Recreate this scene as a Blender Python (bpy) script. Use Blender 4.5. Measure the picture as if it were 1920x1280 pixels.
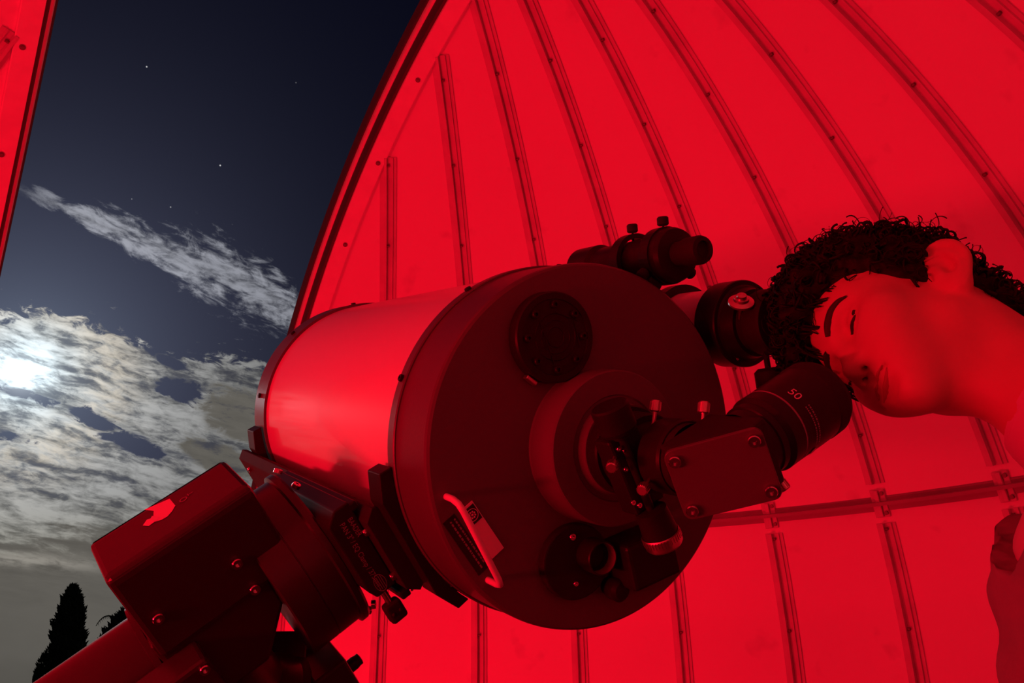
import bpy, bmesh, math, random
import numpy as np
from mathutils import Vector, Matrix, Euler
random.seed(7); np.random.seed(7)
for o in list(bpy.data.objects): bpy.data.objects.remove(o)
SC = bpy.context.scene
COL = SC.collection
PI = math.pi
V = Vector

# ------------------------------------------------------------------ camera
CAM = V((-0.3861358, -1.0410488, 1.30))
CF = V((0.5236976, 0.7780398, 0.3469797))      # view direction
CR = V((0.8318584, -0.5548724, -0.0113246))    # right
CU = V((-0.1837185, -0.2945687, 0.9378043))    # up
FPX = 1506.4
cd = bpy.data.cameras.new('camera'); cam = bpy.data.objects.new('camera', cd); COL.objects.link(cam)
cd.sensor_fit = 'HORIZONTAL'; cd.sensor_width = 36.0; cd.lens = 36.0 * FPX / 1920.0
cd.clip_start = 0.02; cd.clip_end = 3000
mw = Matrix((( CR.x, CU.x, -CF.x, CAM.x), (CR.y, CU.y, -CF.y, CAM.y), (CR.z, CU.z, -CF.z, CAM.z), (0, 0, 0, 1)))
cam.matrix_world = mw
SC.camera = cam
def cp(x, y, z): return CAM + CR * x - CU * y + CF * z         # right, down, forward in metres
def px(x, y, z): return cp((x - 960) / FPX * z, (y - 640) / FPX * z, z)

# ------------------------------------------------------------------ exposure
SC.view_settings.view_transform = 'Standard'
SC.view_settings.look = 'None'
SC.view_settings.exposure = 0.0
SC.view_settings.gamma = 1.0
SC.view_settings.use_curve_mapping = False
SC.cycles.max_bounces = 12
SC.cycles.diffuse_bounces = 8
SC.cycles.use_denoising = True
LAMP_POWER = 72.0
STRIP_POWER = 41.0
LAMP_COLOR = (1.0, 0.0022, 0.018)
LAMP_AT = V((-0.15, 0.95, 0.30))

# ------------------------------------------------------------------ world: moonlit sky
MOON_AZ, MOON_ALT = math.radians(1.17), math.radians(15.66)
MOON = V((math.sin(MOON_AZ) * math.cos(MOON_ALT), math.cos(MOON_AZ) * math.cos(MOON_ALT), math.sin(MOON_ALT)))
class N:
    """a scalar socket with arithmetic"""
    nt = None
    def __init__(s, sock): s.s = sock
    @staticmethod
    def op(kind, *a, clamp=False):
        n = N.nt.nodes.new('ShaderNodeMath'); n.operation = kind; n.use_clamp = clamp
        for i, v in enumerate(a):
            if isinstance(v, N): N.nt.links.new(v.s, n.inputs[i])
            else: n.inputs[i].default_value = float(v)
        return N(n.outputs[0])
    def __add__(s, o): return N.op('ADD', s, o)
    __radd__ = __add__
    def __sub__(s, o): return N.op('SUBTRACT', s, o)
    def __rsub__(s, o): return N.op('SUBTRACT', o, s)
    def __mul__(s, o): return N.op('MULTIPLY', s, o)
    __rmul__ = __mul__
    def __truediv__(s, o): return N.op('DIVIDE', s, o)
    def __rtruediv__(s, o): return N.op('DIVIDE', o, s)
    def __neg__(s): return s * -1.0
def nclamp(a): return N.op('ADD', a, 0.0, clamp=True)
def nexp(a): return N.op('EXPONENT', a)
def nmax(a, b): return N.op('MAXIMUM', a, b)
def nmin(a, b): return N.op('MINIMUM', a, b)
def nsm(a, lo, hi):
    n = N.nt.nodes.new('ShaderNodeMapRange'); n.interpolation_type = 'SMOOTHSTEP'
    N.nt.links.new(a.s, n.inputs['Value'])
    n.inputs['From Min'].default_value = lo; n.inputs['From Max'].default_value = hi
    return N(n.outputs[0])
def nvec(x, y, z):
    n = N.nt.nodes.new('ShaderNodeCombineXYZ')
    for i, v in enumerate((x, y, z)):
        if isinstance(v, N): N.nt.links.new(v.s, n.inputs[i])
        else: n.inputs[i].default_value = float(v)
    return n.outputs[0]
def nnoise(vec, scale, detail=6, rough=0.55, dist=0.0, lac=2.0):
    n = N.nt.nodes.new('ShaderNodeTexNoise'); N.nt.links.new(vec, n.inputs['Vector'])
    n.inputs['Scale'].default_value = scale; n.inputs['Detail'].default_value = detail
    n.inputs['Roughness'].default_value = rough; n.inputs['Distortion'].default_value = dist
    n.inputs['Lacunarity'].default_value = lac
    return N(n.outputs[0])
def ncol(r, g, b):
    n = N.nt.nodes.new('ShaderNodeCombineColor')
    for i, v in enumerate((r, g, b)):
        if isinstance(v, N): N.nt.links.new(v.s, n.inputs[i])
        else: n.inputs[i].default_value = float(v)
    return n.outputs[0]
def mix3(a, b, t):
    return [a[i] + (b[i] - a[i]) * t if isinstance(a[i], N) or isinstance(b[i], N) or True else 0 for i in range(3)]
def ncurve(x, pts, lo, hi):
    """piecewise curve y(x); x in degrees"""
    n = N.nt.nodes.new('ShaderNodeFloatCurve')
    xs = (x - lo) / (hi - lo)
    N.nt.links.new(xs.s, n.inputs['Value'])
    c = n.mapping.curves[0]
    n.mapping.use_clip = False
    ymax = 60.0
    p2 = [((p - lo) / (hi - lo), q / ymax) for p, q in pts]
    c.points[0].location = p2[0]; c.points[1].location = p2[-1]
    for q in p2[1:-1]: c.points.new(*q)
    for q in c.points: q.handle_type = 'AUTO'
    n.mapping.update()
    return N(n.outputs[0]) * ymax

def build_world():
    w = bpy.data.worlds.new('world'); SC.world = w; w.use_nodes = True
    nt = w.node_tree; N.nt = nt
    for n in list(nt.nodes): nt.nodes.remove(n)
    out = nt.nodes.new('ShaderNodeOutputWorld'); bg = nt.nodes.new('ShaderNodeBackground')
    nt.links.new(bg.outputs[0], out.inputs[0])
    tc = nt.nodes.new('ShaderNodeTexCoord')
    vn = nt.nodes.new('ShaderNodeVectorMath'); vn.operation = 'NORMALIZE'; nt.links.new(tc.outputs['Generated'], vn.inputs[0])
    sp = nt.nodes.new('ShaderNodeSeparateXYZ'); nt.links.new(vn.outputs[0], sp.inputs[0])
    X, Y, Z = N(sp.outputs[0]), N(sp.outputs[1]), N(sp.outputs[2])
    deg = 180 / PI
    az = N.op('ARCTAN2', X, Y) * deg
    alt = N.op('ARCSINE', Z) * deg
    dm = nt.nodes.new('ShaderNodeVectorMath'); dm.operation = 'DOT_PRODUCT'
    nt.links.new(vn.outputs[0], dm.inputs[0]); dm.inputs[1].default_value = MOON
    th = N.op('ARCCOSINE', nmin(N(dm.outputs['Value']), 0.9999999)) * deg        # degrees from the moon
    # ---- clear night sky
    g1 = nexp(th * (-1 / 8.6)); g2 = nexp(th * (-1 / 4.0))
    sky = [0.0010 + g1 * 0.105 + g2 * 0.050, 0.0012 + g1 * 0.110 + g2 * 0.085, 0.0058 + g1 * 0.190 + g2 * 0.075]
    # ---- cloud layers, laid out in azimuth / altitude
    p = nvec(az, alt, 0.0)
    warp = nnoise(p, 0.16, 3) - 0.5
    # ripples run slightly downwards to the right
    ru = az * 0.985 - alt * 0.17; rv = alt * 0.985 + az * 0.17
    rip = nnoise(nvec(ru * 0.36, (rv + warp * 2.2) * 1.3, 1.7), 0.85, 7, 0.60, 0.35)
    fine = nnoise(nvec(ru * 0.80, rv * 1.6, 4.2), 1.0, 9, 0.64, 0.6)
    rows = nnoise(nvec(ru * 0.42, (rv + warp * 1.2) * 2.0, 6.6), 0.95, 6, 0.60, 0.25)
    big = nnoise(nvec(ru * 0.5, rv * 0.8, 9.1), 0.30, 4, 0.5)
    # band under this top edge
    edge = ncurve(az, [(-60, 17.5), (-20, 18.0), (-2, 18.6), (1.5, 19.5), (4.2, 19.5), (7.5, 18.4), (10, 17.9), (12.4, 18.2), (16, 18.3), (22, 17.6), (60, 18.0)], -60, 60)
    d0 = edge - alt
    m_band = nsm(d0 + (fine - 0.5) * 5.0 + (big - 0.5) * 1.0, -0.10, 0.65)
    # holes of clear sky in it
    def blob(a0, b0, ra, rb, tilt=0.0):
        ca, sa = math.cos(tilt), math.sin(tilt)
        da = az - a0; db = alt - b0
        u = (da * ca + db * sa) / ra; v = (db * ca - da * sa) / rb
        return nexp((u * u + v * v) * -1.0)
    hole = nmax(nmax(blob(10.6, 15.9, 1.9, 0.95, -0.1), blob(5.6, 13.35, 2.2, 0.55, -0.32)), nmax(blob(8.4, 12.0, 2.6, 0.75, -0.28), blob(9.8, 17.5, 1.5, 0.45, -0.3)))
    hole = nmax(hole, nmax(blob(1.8, 14.4, 2.4, 0.55, -0.2) * 0.80, blob(0.6, 12.0, 2.2, 0.55, -0.15) * 0.72))
    thin = nsm(rip * 0.45 + fine * 0.30 + rows * 0.25, 0.39, 0.55)
    low = nsm(alt, 9.5, 5.0)
    dens = m_band * nclamp(1.0 - nsm(hole + (fine - 0.5) * 1.5 + (rip - 0.5) * 0.9, 0.42, 0.66))
    dens = dens * nclamp(0.42 + thin * 0.75 + low * 0.6)
    # small detached puffs just above the band
    puffs = nsm(fine * 0.65 + rip * 0.35, 0.60, 0.68) * nsm(d0, -2.3, -0.6) * nsm(d0, 0.6, -0.1) * 0.55
    dens = nmax(dens, puffs)
    # light through the cloud: falls off with the angle from the moon
    glow = nexp(th * (-1 / 1.35)); mid = nexp(th * (-1 / 5.6)); wide = nexp(th * (-1 / 22.0))
    rr_ = rip * 0.32 + fine * 0.30 + rows * 0.38
    relief = 0.30 + 0.85 * nsm(rr_, 0.40, 0.60)
    lum = (glow * 0.95 + mid * 0.62 + wide * 0.27) * relief + 0.012
    # smooth grey thick cloud, little light gets through
    grey = nmax(nmax(blob(14.8, 14.4, 3.4, 2.2, -0.25), blob(13.8, 11.5, 3.8, 1.25, -0.32)), blob(18.5, 13.5, 3.4, 3.4))
    greym = nsm(grey + (fine - 0.5) * 1.1 + (rip - 0.5) * 0.5 + (big - 0.5) * 0.3, 0.42, 0.72)
    gl_low = nsm(alt + (rows - 0.5) * 7.0 + (big - 0.5) * 5.0 - az * 0.20, 6.2, 4.2)
    greym = nmax(greym, gl_low)
    greym = nclamp(greym)
    band2 = blob(3.2, 4.75, 4.6, 0.42, -0.06) * nsm(rows * 0.6 + fine * 0.4, 0.36, 0.58)
    lumg = 0.112 - nsm(alt, 4.5, -2.0) * 0.016 + (big - 0.5) * 0.05 + (rows - 0.5) * 0.07 * nsm(alt, 0.5, 5.0) + band2 * 0.16 - nsm(alt, -0.4, -1.6) * 0.012
    # tints: blue-white core, peach ring, then neutral; grey clouds warm
    ring = nexp(((th - 5.0) * (th - 5.0)) * (-1 / 3.2)) * nsm(fine + big * 0.3, 0.42, 0.78)
    core = nexp(th * (-1 / 2.6))
    cl = [lum * (1.0 + ring * 0.17 - core * 0.22), lum * (1.0 + ring * 0.05 + core * 0.05), lum * (0.99 - ring * 0.10 + core * 0.20)]
    gl = [lumg * 1.03, lumg * 0.96, lumg * 0.84]
    lowtint = nsm(alt, 10.0, 4.0)
    cl = [cl[0] * (1 + lowtint * 0.04), cl[1] * (1 - lowtint * 0.00), cl[2] * (1 - lowtint * 0.13)]
    cl = [cl[i] + (gl[i] - cl[i]) * greym for i in range(3)]
    # high streak of cloud
    mid_l = ncurve(az, [(-30, 27.5), (-2, 26.7), (2, 26.1), (7.9, 24.9), (12.4, 23.7), (15.5, 22.7), (18.7, 20.9), (24, 18.4), (40, 15.6)], -30, 40)
    halfw = ncurve(az, [(-30, 0.1), (-3, 0.20), (0.4, 0.42), (1.6, 0.25), (3.2, 0.70), (8, 1.15), (12.5, 1.95), (15.5, 1.7), (19, 1.15), (26, 0.8), (40, 0.6)], -30, 40)
    sv = alt + az * 0.24; su = az - alt * 0.24
    sn = nnoise(nvec(su * 0.62, sv * 1.35, 2.3), 0.75, 10, 0.66, 0.7)
    sn2 = nnoise(nvec(su * 0.42, sv * 1.5, 7.7), 1.3, 9, 0.64, 0.35)
    dist = N.op('ABSOLUTE', alt - mid_l) / halfw
    s_d = nsm(1.30 - dist * 0.88 + (sn - 0.5) * 3.6 + (sn2 - 0.5) * 2.0, 0.15, 1.35)
    s_d = s_d * nsm(az, -2.6, 2.6)
    s_l = 0.155 + nexp(th * (-1 / 12.0)) * 0.40
    s_l = s_l * (0.45 + nsm(sn2 * 0.55 + sn * 0.45, 0.36, 0.62) * 0.75)
    st = [s_l * 0.93, s_l * 0.96, s_l * 1.10]
    col = [sky[i] + (st[i] - sky[i]) * (s_d * 0.92) for i in range(3)]
    col = [col[i] + (cl[i] - col[i]) * dens for i in range(3)]
    # the moon itself, with its glare in the thin cloud
    disc = nsm(th, 0.62, 0.40) * 3.0 + nexp(th * (-1 / 0.55)) * 1.3
    col = [col[0] + disc * 0.92, col[1] + disc, col[2] + disc * 1.04]
    # a few stars
    for x, y, b, r in ((5.08, 35.78, 0.55, 0.045), (11.21, 30.82, 0.55, 0.05), (5.63, 27.57, 0.22, 0.035), (8.23, 27.56, 0.32, 0.04), (16.14, 36.96, 0.10, 0.04),
                       (-9.0, 44.0, 0.4, 0.045), (24.0, 52.0, 0.3, 0.045), (-22.0, 33.0, 0.3, 0.045), (33.0, 34.0, 0.35, 0.045)):
        a, e = math.radians(x), math.radians(y)
        v = (math.sin(a) * math.cos(e), math.cos(a) * math.cos(e), math.sin(e))
        d = nt.nodes.new('ShaderNodeVectorMath'); d.operation = 'DISTANCE'
        nt.links.new(vn.outputs[0], d.inputs[0]); d.inputs[1].default_value = v
        s = nsm(N(d.outputs['Value']), math.radians(r) * 1.4, math.radians(r) * 0.5) * b
        col = [c + s for c in col]
    nt.links.new(ncol(*col), bg.inputs['Color']); bg.inputs['Strength'].default_value = 1.0
build_world()
# moonlight
ml = bpy.data.lights.new('moonlight', 'SUN'); ml.energy = 0.05; ml.angle = math.radians(2.0); ml.color = (0.86, 0.93, 1.0)
mo = bpy.data.objects.new('moonlight', ml); COL.objects.link(mo)
mo.rotation_mode = 'QUATERNION'; mo.rotation_quaternion = MOON.to_track_quat('Z', 'Y')

# ------------------------------------------------------------------ materials
def mat(name, base, rough=0.5, metal=0.0, ior=1.45, coat=0.0, coat_rough=0.05, var=0.0, vscale=8.0, bump=0.0, bscale=60.0, spec=0.5, sss=0.0, emit=None):
    m = bpy.data.materials.new(name); m.use_nodes = True
    nt = m.node_tree; b = nt.nodes['Principled BSDF']
    b.inputs['Base Color'].default_value = (*base, 1); b.inputs['Roughness'].default_value = rough
    b.inputs['Metallic'].default_value = metal; b.inputs['IOR'].default_value = ior
    b.inputs['Coat Weight'].default_value = coat; b.inputs['Coat Roughness'].default_value = coat_rough
    b.inputs['Specular IOR Level'].default_value = spec
    tc = nt.nodes.new('ShaderNodeTexCoord')
    if var > 0:
        no = nt.nodes.new('ShaderNodeTexNoise'); no.inputs['Scale'].default_value = vscale; no.inputs['Detail'].default_value = 5
        nt.links.new(tc.outputs['Object'], no.inputs['Vector'])
        r = nt.nodes.new('ShaderNodeValToRGB')
        r.color_ramp.elements[0].position = 0.35; r.color_ramp.elements[1].position = 0.65
        r.color_ramp.elements[0].color = (*[c * (1 - var) for c in base], 1); r.color_ramp.elements[1].color = (*base, 1)
        nt.links.new(no.outputs[0], r.inputs[0]); nt.links.new(r.outputs[0], b.inputs['Base Color'])
    if bump > 0:
        no = nt.nodes.new('ShaderNodeTexNoise'); no.inputs['Scale'].default_value = bscale; no.inputs['Detail'].default_value = 4
        nt.links.new(tc.outputs['Object'], no.inputs['Vector'])
        bp = nt.nodes.new('ShaderNodeBump'); bp.inputs['Strength'].default_value = bump; bp.inputs['Distance'].default_value = 0.002
        nt.links.new(no.outputs[0], bp.inputs['Height']); nt.links.new(bp.outputs[0], b.inputs['Normal'])
    if sss > 0:
        b.inputs['Subsurface Weight'].default_value = sss; b.inputs['Subsurface Radius'].default_value = (0.012, 0.004, 0.002)
    if emit:
        b.inputs['Emission Color'].default_value = (*emit[:3], 1); b.inputs['Emission Strength'].default_value = emit[3]
    return m
def dome_mat():
    m = mat('white_gelcoat', (0.88, 0.88, 0.87), rough=0.42, spec=0.35)
    nt = m.node_tree; b = nt.nodes['Principled BSDF']; tc = nt.nodes.new('ShaderNodeTexCoord')
    n1 = nt.nodes.new('ShaderNodeTexNoise'); n1.inputs['Scale'].default_value = 2.2; n1.inputs['Detail'].default_value = 6
    n2 = nt.nodes.new('ShaderNodeTexNoise'); n2.inputs['Scale'].default_value = 9.0; n2.inputs['Detail'].default_value = 3
    nt.links.new(tc.outputs['Object'], n1.inputs['Vector']); nt.links.new(tc.outputs['Object'], n2.inputs['Vector'])
    r = nt.nodes.new('ShaderNodeValToRGB'); r.color_ramp.elements[0].position = 0.24; r.color_ramp.elements[1].position = 0.36
    r.color_ramp.elements[0].color = (0.76, 0.76, 0.74, 1); r.color_ramp.elements[1].color = (0.90, 0.90, 0.89, 1)
    nt.links.new(n2.outputs[0], r.inputs[0])
    mx = nt.nodes.new('ShaderNodeMix'); mx.data_type = 'RGBA'; mx.blend_type = 'MULTIPLY'; mx.inputs[0].default_value = 0.08
    nt.links.new(r.outputs[0], mx.inputs[6]); nt.links.new(n1.outputs[0], mx.inputs[7])
    nt.links.new(mx.outputs[2], b.inputs['Base Color'])
    return m
M_DOME = dome_mat()
M_RIB = mat('rib_gelcoat', (0.66, 0.66, 0.65), rough=0.4, var=0.15, vscale=14)
M_FLANGE = mat('flange_gelcoat', (0.90, 0.90, 0.89), rough=0.4, var=0.08, vscale=20)
M_DARK_EDGE = mat('black_slit_edge', (0.075, 0.07, 0.07), rough=0.7)
M_TUBE = mat('white_gloss_enamel', (0.80, 0.80, 0.80), rough=0.35, ior=1.45, coat=0.30, coat_rough=0.04)
M_CELL = mat('satin_black_casting', (0.105, 0.10, 0.10), rough=0.34, spec=0.5, bump=0.10, bscale=500)
M_FACE = mat('matt_black_casting', (0.135, 0.13, 0.13), rough=0.6, spec=0.3, bump=0.12, bscale=600)
M_BLACK = mat('black_anodised', (0.024, 0.024, 0.024), rough=0.38, spec=0.22, var=0.2, vscale=30)
M_BLACK2 = mat('black_anodised_matt', (0.034, 0.033, 0.033), rough=0.6, spec=0.10, var=0.15, vscale=20)
M_RUBBER = mat('black_rubber', (0.016, 0.016, 0.016), rough=0.8, bump=0.1, bscale=300)
M_MOUNT = mat('dark_painted_alloy', (0.040, 0.040, 0.041), rough=0.30, spec=0.6, bump=0.06, bscale=400)
M_ENAMEL = mat('bright_plated_handle', (0.90, 0.89, 0.88), rough=0.35)
M_STEEL = mat('steel', (0.66, 0.65, 0.64), rough=0.16, metal=1.0)
M_BRASS = mat('knurled_alloy', (0.72, 0.66, 0.60), rough=0.35, metal=1.0)
M_WHITE = mat('white_print', (0.75, 0.75, 0.75), rough=0.5)
M_GREYP = mat('grey_print', (0.30, 0.30, 0.30), rough=0.5)
M_LABEL = mat('pale_label', (0.80, 0.76, 0.74), rough=0.45)
M_INNER = mat('bare_alloy_bore', (0.45, 0.42, 0.40), rough=0.45, metal=0.6)
M_GLASS = mat('coated_glass', (0.02, 0.03, 0.03), rough=0.04)
M_FLOOR = mat('grey_floor_paint', (0.10, 0.10, 0.10), rough=0.6, var=0.3, vscale=5)
M_GROUND = mat('night_field', (0.05, 0.06, 0.03), rough=0.9, var=0.5, vscale=0.3)
M_LEAF = mat('cypress_foliage', (0.016, 0.022, 0.012), rough=0.85)
M_BARK = mat('bark', (0.03, 0.022, 0.016), rough=0.9)
M_SKIN = mat('skin', (0.58, 0.36, 0.27), rough=0.52, sss=0.0, spec=0.35, var=0.07, vscale=25)
M_LIP = mat('lips', (0.36, 0.17, 0.14), rough=0.45)
M_HAIR = mat('dark_brown_hair', (0.008, 0.006, 0.004), rough=0.65, spec=0.25)
M_BROW = mat('dark_brow', (0.030, 0.017, 0.012), rough=0.7)
M_JACKET = mat('grey_jacket_cloth', (0.33, 0.32, 0.32), rough=0.85, bump=0.25, bscale=250, var=0.2, vscale=18)
M_LINING = mat('black_lining', (0.02, 0.02, 0.02), rough=0.8)
M_SHIRT = mat('pale_tshirt', (0.60, 0.58, 0.57), rough=0.9)
M_TROUSER = mat('dark_trousers', (0.05, 0.05, 0.07), rough=0.9)
M_SHOE = mat('black_shoe', (0.02, 0.02, 0.02), rough=0.5)
M_LED = mat('red_led_globe', (0.6, 0.02, 0.02), rough=0.3, emit=(1.0, 0.0022, 0.018, 6.0))
M_WALL = mat('dark_wall_boards', (0.10, 0.09, 0.08), rough=0.8, var=0.3, vscale=6)
M_CONC = mat('concrete', (0.35, 0.34, 0.33), rough=0.9, var=0.25, vscale=6)

# ------------------------------------------------------------------ mesh helpers
def basis(z):
    z = V(z).normalized(); a = V((0, 0, 1)) if abs(z.z) < 0.9 else V((1, 0, 0))
    x = a.cross(z).normalized(); return x, z.cross(x), z
class MB:
    def __init__(s): s.v = []; s.f = []; s.sm = []
    def add(s, verts, faces, smooth=False):
        o = len(s.v); s.v += [tuple(v) for v in verts]
        for f in faces: s.f.append([i + o for i in f]); s.sm.append(smooth)
        return s
    def box(s, c, ex, ey, ez, bev=0.0, seg=2):
        """box centred c with half-extent vectors"""
        c, ex, ey, ez = V(c), V(ex), V(ey), V(ez)
        bm = bmesh.new(); bmesh.ops.create_cube(bm, size=2.0)
        L = (ex.length, ey.length, ez.length)
        for v in bm.verts: v.co = V((v.co.x * L[0], v.co.y * L[1], v.co.z * L[2]))
        if bev > 0: bmesh.ops.bevel(bm, geom=list(bm.edges), offset=bev, segments=seg, profile=0.5, affect='EDGES')
        R = Matrix((ex.normalized(), ey.normalized(), ez.normalized())).transposed()
        vs = [c + R @ v.co for v in bm.verts]; bm.verts.index_update()
        fs = [[v.index for v in f.verts] for f in bm.faces]
        if R.determinant() < 0: fs = [f[::-1] for f in fs]
        s.add(vs, fs); bm.free(); return s
    def abox(s, lo, hi, bev=0.0, seg=2):
        lo, hi = V(lo), V(hi); c = (lo + hi) / 2; h = (hi - lo) / 2
        return s.box(c, (h.x, 0, 0), (0, h.y, 0), (0, 0, h.z), bev, seg)
    def lathe(s, o, axis, prof, n=48, cap0=True, cap1=True, smooth=None, xdir=None):
        """prof: (distance along axis, radius). Profile corners stay sharp (each ring pair is split)."""
        o = V(o); x, y, z = basis(axis)
        if xdir is not None:
            x = (V(xdir) - z * V(xdir).dot(z)).normalized(); y = z.cross(x)
        ring = lambda h, r: [o + z * h + (x * math.cos(2 * PI * i / n) + y * math.sin(2 * PI * i / n)) * r for i in range(n)]
        for (h0, r0), (h1, r1) in zip(prof[:-1], prof[1:]):
            if abs(h0 - h1) < 1e-9 and abs(r0 - r1) < 1e-9: continue
            flat = abs(h1 - h0) < 1e-9
            s.add(ring(h0, r0) + ring(h1, r1), [[i, (i + 1) % n, n + (i + 1) % n, n + i] for i in range(n)], not flat)
        if cap0 and prof[0][1] > 1e-6: s.add(ring(*prof[0]), [list(range(n))[::-1]])
        if cap1 and prof[-1][1] > 1e-6: s.add(ring(*prof[-1]), [list(range(n))])
        return s
    def cyl(s, a, b, r, n=24, bev=0.0, r2=None):
        a, b = V(a), V(b); L = (b - a).length; r2 = r if r2 is None else r2
        p = [(0, r - bev), (bev, r), (L - bev, r2), (L, r2 - bev)] if bev > 0 else [(0, r), (L, r2)]
        return s.lathe(a, b - a, p, n)
    def tube(s, pts, r, n=8, caps=True):
        pts = [V(p) for p in pts]; rs = r if isinstance(r, (list, tuple)) else [r] * len(pts)
        vs = []; x = None
        for i, p in enumerate(pts):
            d = (pts[min(i + 1, len(pts) - 1)] - pts[max(i - 1, 0)]).normalized()
            if x is None: x = basis(d)[0]
            x = (x - d * x.dot(d)).normalized(); y = d.cross(x)
            vs += [p + (x * math.cos(2 * PI * k / n) + y * math.sin(2 * PI * k / n)) * rs[i] for k in range(n)]
        fs = []
        for i in range(len(pts) - 1):
            for k in range(n): fs.append([i * n + k, i * n + (k + 1) % n, (i + 1) * n + (k + 1) % n, (i + 1) * n + k])
        s.add(vs, fs, True)
        if caps:
            s.add(vs[:n], [list(range(n))[::-1]]); s.add(vs[-n:], [list(range(n))])
        return s
    def prism(s, poly, d, bev=0.0):
        """extrude polygon (3D points) by vector d"""
        poly = [V(p) for p in poly]; d = V(d); n = len(poly)
        nrm = (poly[1] - poly[0]).cross(poly[2] - poly[1])
        if nrm.dot(d) < 0: poly = poly[::-1]
        bm = bmesh.new()
        a = [bm.verts.new(p) for p in poly]; b = [bm.verts.new(p + d) for p in poly]
        bm.faces.new(a[::-1]); bm.faces.new(b)
        for i in range(n): bm.faces.new((a[i], a[(i + 1) % n], b[(i + 1) % n], b[i]))
        if bev > 0: bmesh.ops.bevel(bm, geom=list(bm.edges), offset=bev, segments=2, profile=0.5, affect='EDGES')
        bm.verts.index_update()
        s.add([v.co.copy() for v in bm.verts], [[v.index for v in f.verts] for f in bm.faces]); bm.free(); return s
    def sphere(s, c, r, nu=16, nv=10, sc=(1, 1, 1)):
        c = V(c); vs = [c + V((0, 0, r * sc[2]))]
        for j in range(1, nv):
            t = PI * j / nv
            for i in range(nu):
                a = 2 * PI * i / nu; vs.append(c + V((math.sin(t) * math.cos(a) * sc[0], math.sin(t) * math.sin(a) * sc[1], math.cos(t) * sc[2])) * r)
        vs.append(c - V((0, 0, r * sc[2]))); fs = []
        for i in range(nu): fs.append([0, 1 + i, 1 + (i + 1) % nu])
        for j in range(nv - 2):
            for i in range(nu):
                a = 1 + j * nu; fs.append([a + i, a + nu + i, a + nu + (i + 1) % nu, a + (i + 1) % nu])
        a = 1 + (nv - 2) * nu
        for i in range(nu): fs.append([a + i, len(vs) - 1, a + (i + 1) % nu])
        return s.add(vs, fs, True)
    def mesh(s, name):
        me = bpy.data.meshes.new(name); me.from_pydata(s.v, [], s.f)
        me.polygons.foreach_set('use_smooth', s.sm); me.update(); return me
    def build(s, name, m, parent=None, weld=True):
        me = s.mesh(name)
        if m: me.materials.append(m)
        o = bpy.data.objects.new(name, me); COL.objects.link(o)
        if parent: o.parent = parent
        return o
def empty(name, loc=(0, 0, 0), rot=None):
    o = bpy.data.objects.new(name, None); COL.objects.link(o); o.empty_display_size = 0.05
    if rot is not None:
        R = rot.to_4x4(); R.translation = V(loc); o.matrix_world = R
    else: o.location = loc
    return o
def tag(o, label=None, cat=None, group=None, kind=None):
    if label: o['label'] = label
    if cat: o['category'] = cat
    if group: o['group'] = group
    if kind: o['kind'] = kind
    return o
def frame3(x, y, z): return Matrix((V(x), V(y), V(z))).transposed()
def dupe(o, parent=None, mx=None):
    c = o.copy(); COL.objects.link(c)
    if parent: c.parent = parent
    if mx is not None: c.matrix_local = mx
    return c
def copy_to(o, parent, loc, zdir, xdir=None):
    """copy of a small part modelled along +Z at the origin, placed at loc pointing zdir"""
    x, y, z = basis(zdir)
    if xdir is not None:
        x = (V(xdir) - z * V(xdir).dot(z)).normalized(); y = z.cross(x)
    m = frame3(x, y, z).to_4x4(); m.translation = V(loc)
    c = o.copy(); COL.objects.link(c); c.parent = parent; c.matrix_local = m
    return c
def text_mesh(txt, size, align='LEFT'):
    cu = bpy.data.curves.new('t', 'FONT'); cu.body = txt; cu.size = size; cu.align_x = align; cu.resolution_u = 3
    ob = bpy.data.objects.new('t', cu); COL.objects.link(ob)
    dg = bpy.context.evaluated_depsgraph_get(); dg.update()
    me = bpy.data.meshes.new_from_object(ob.evaluated_get(dg))
    vs = [v.co.copy() for v in me.vertices]; fs = [list(p.vertices) for p in me.polygons]
    bpy.data.objects.remove(ob); bpy.data.meshes.remove(me)
    return vs, fs
def text_on(mb, txt, size, o, ex, ey, align='LEFT', lift=0.0004, squash=1.0):
    vs, fs = text_mesh(txt, size, align); o, ex, ey = V(o), V(ex).normalized(), V(ey).normalized(); ez = ex.cross(ey)
    mb.add([o + ex * v.x * squash + ey * v.y + ez * lift for v in vs], fs); return mb

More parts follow.
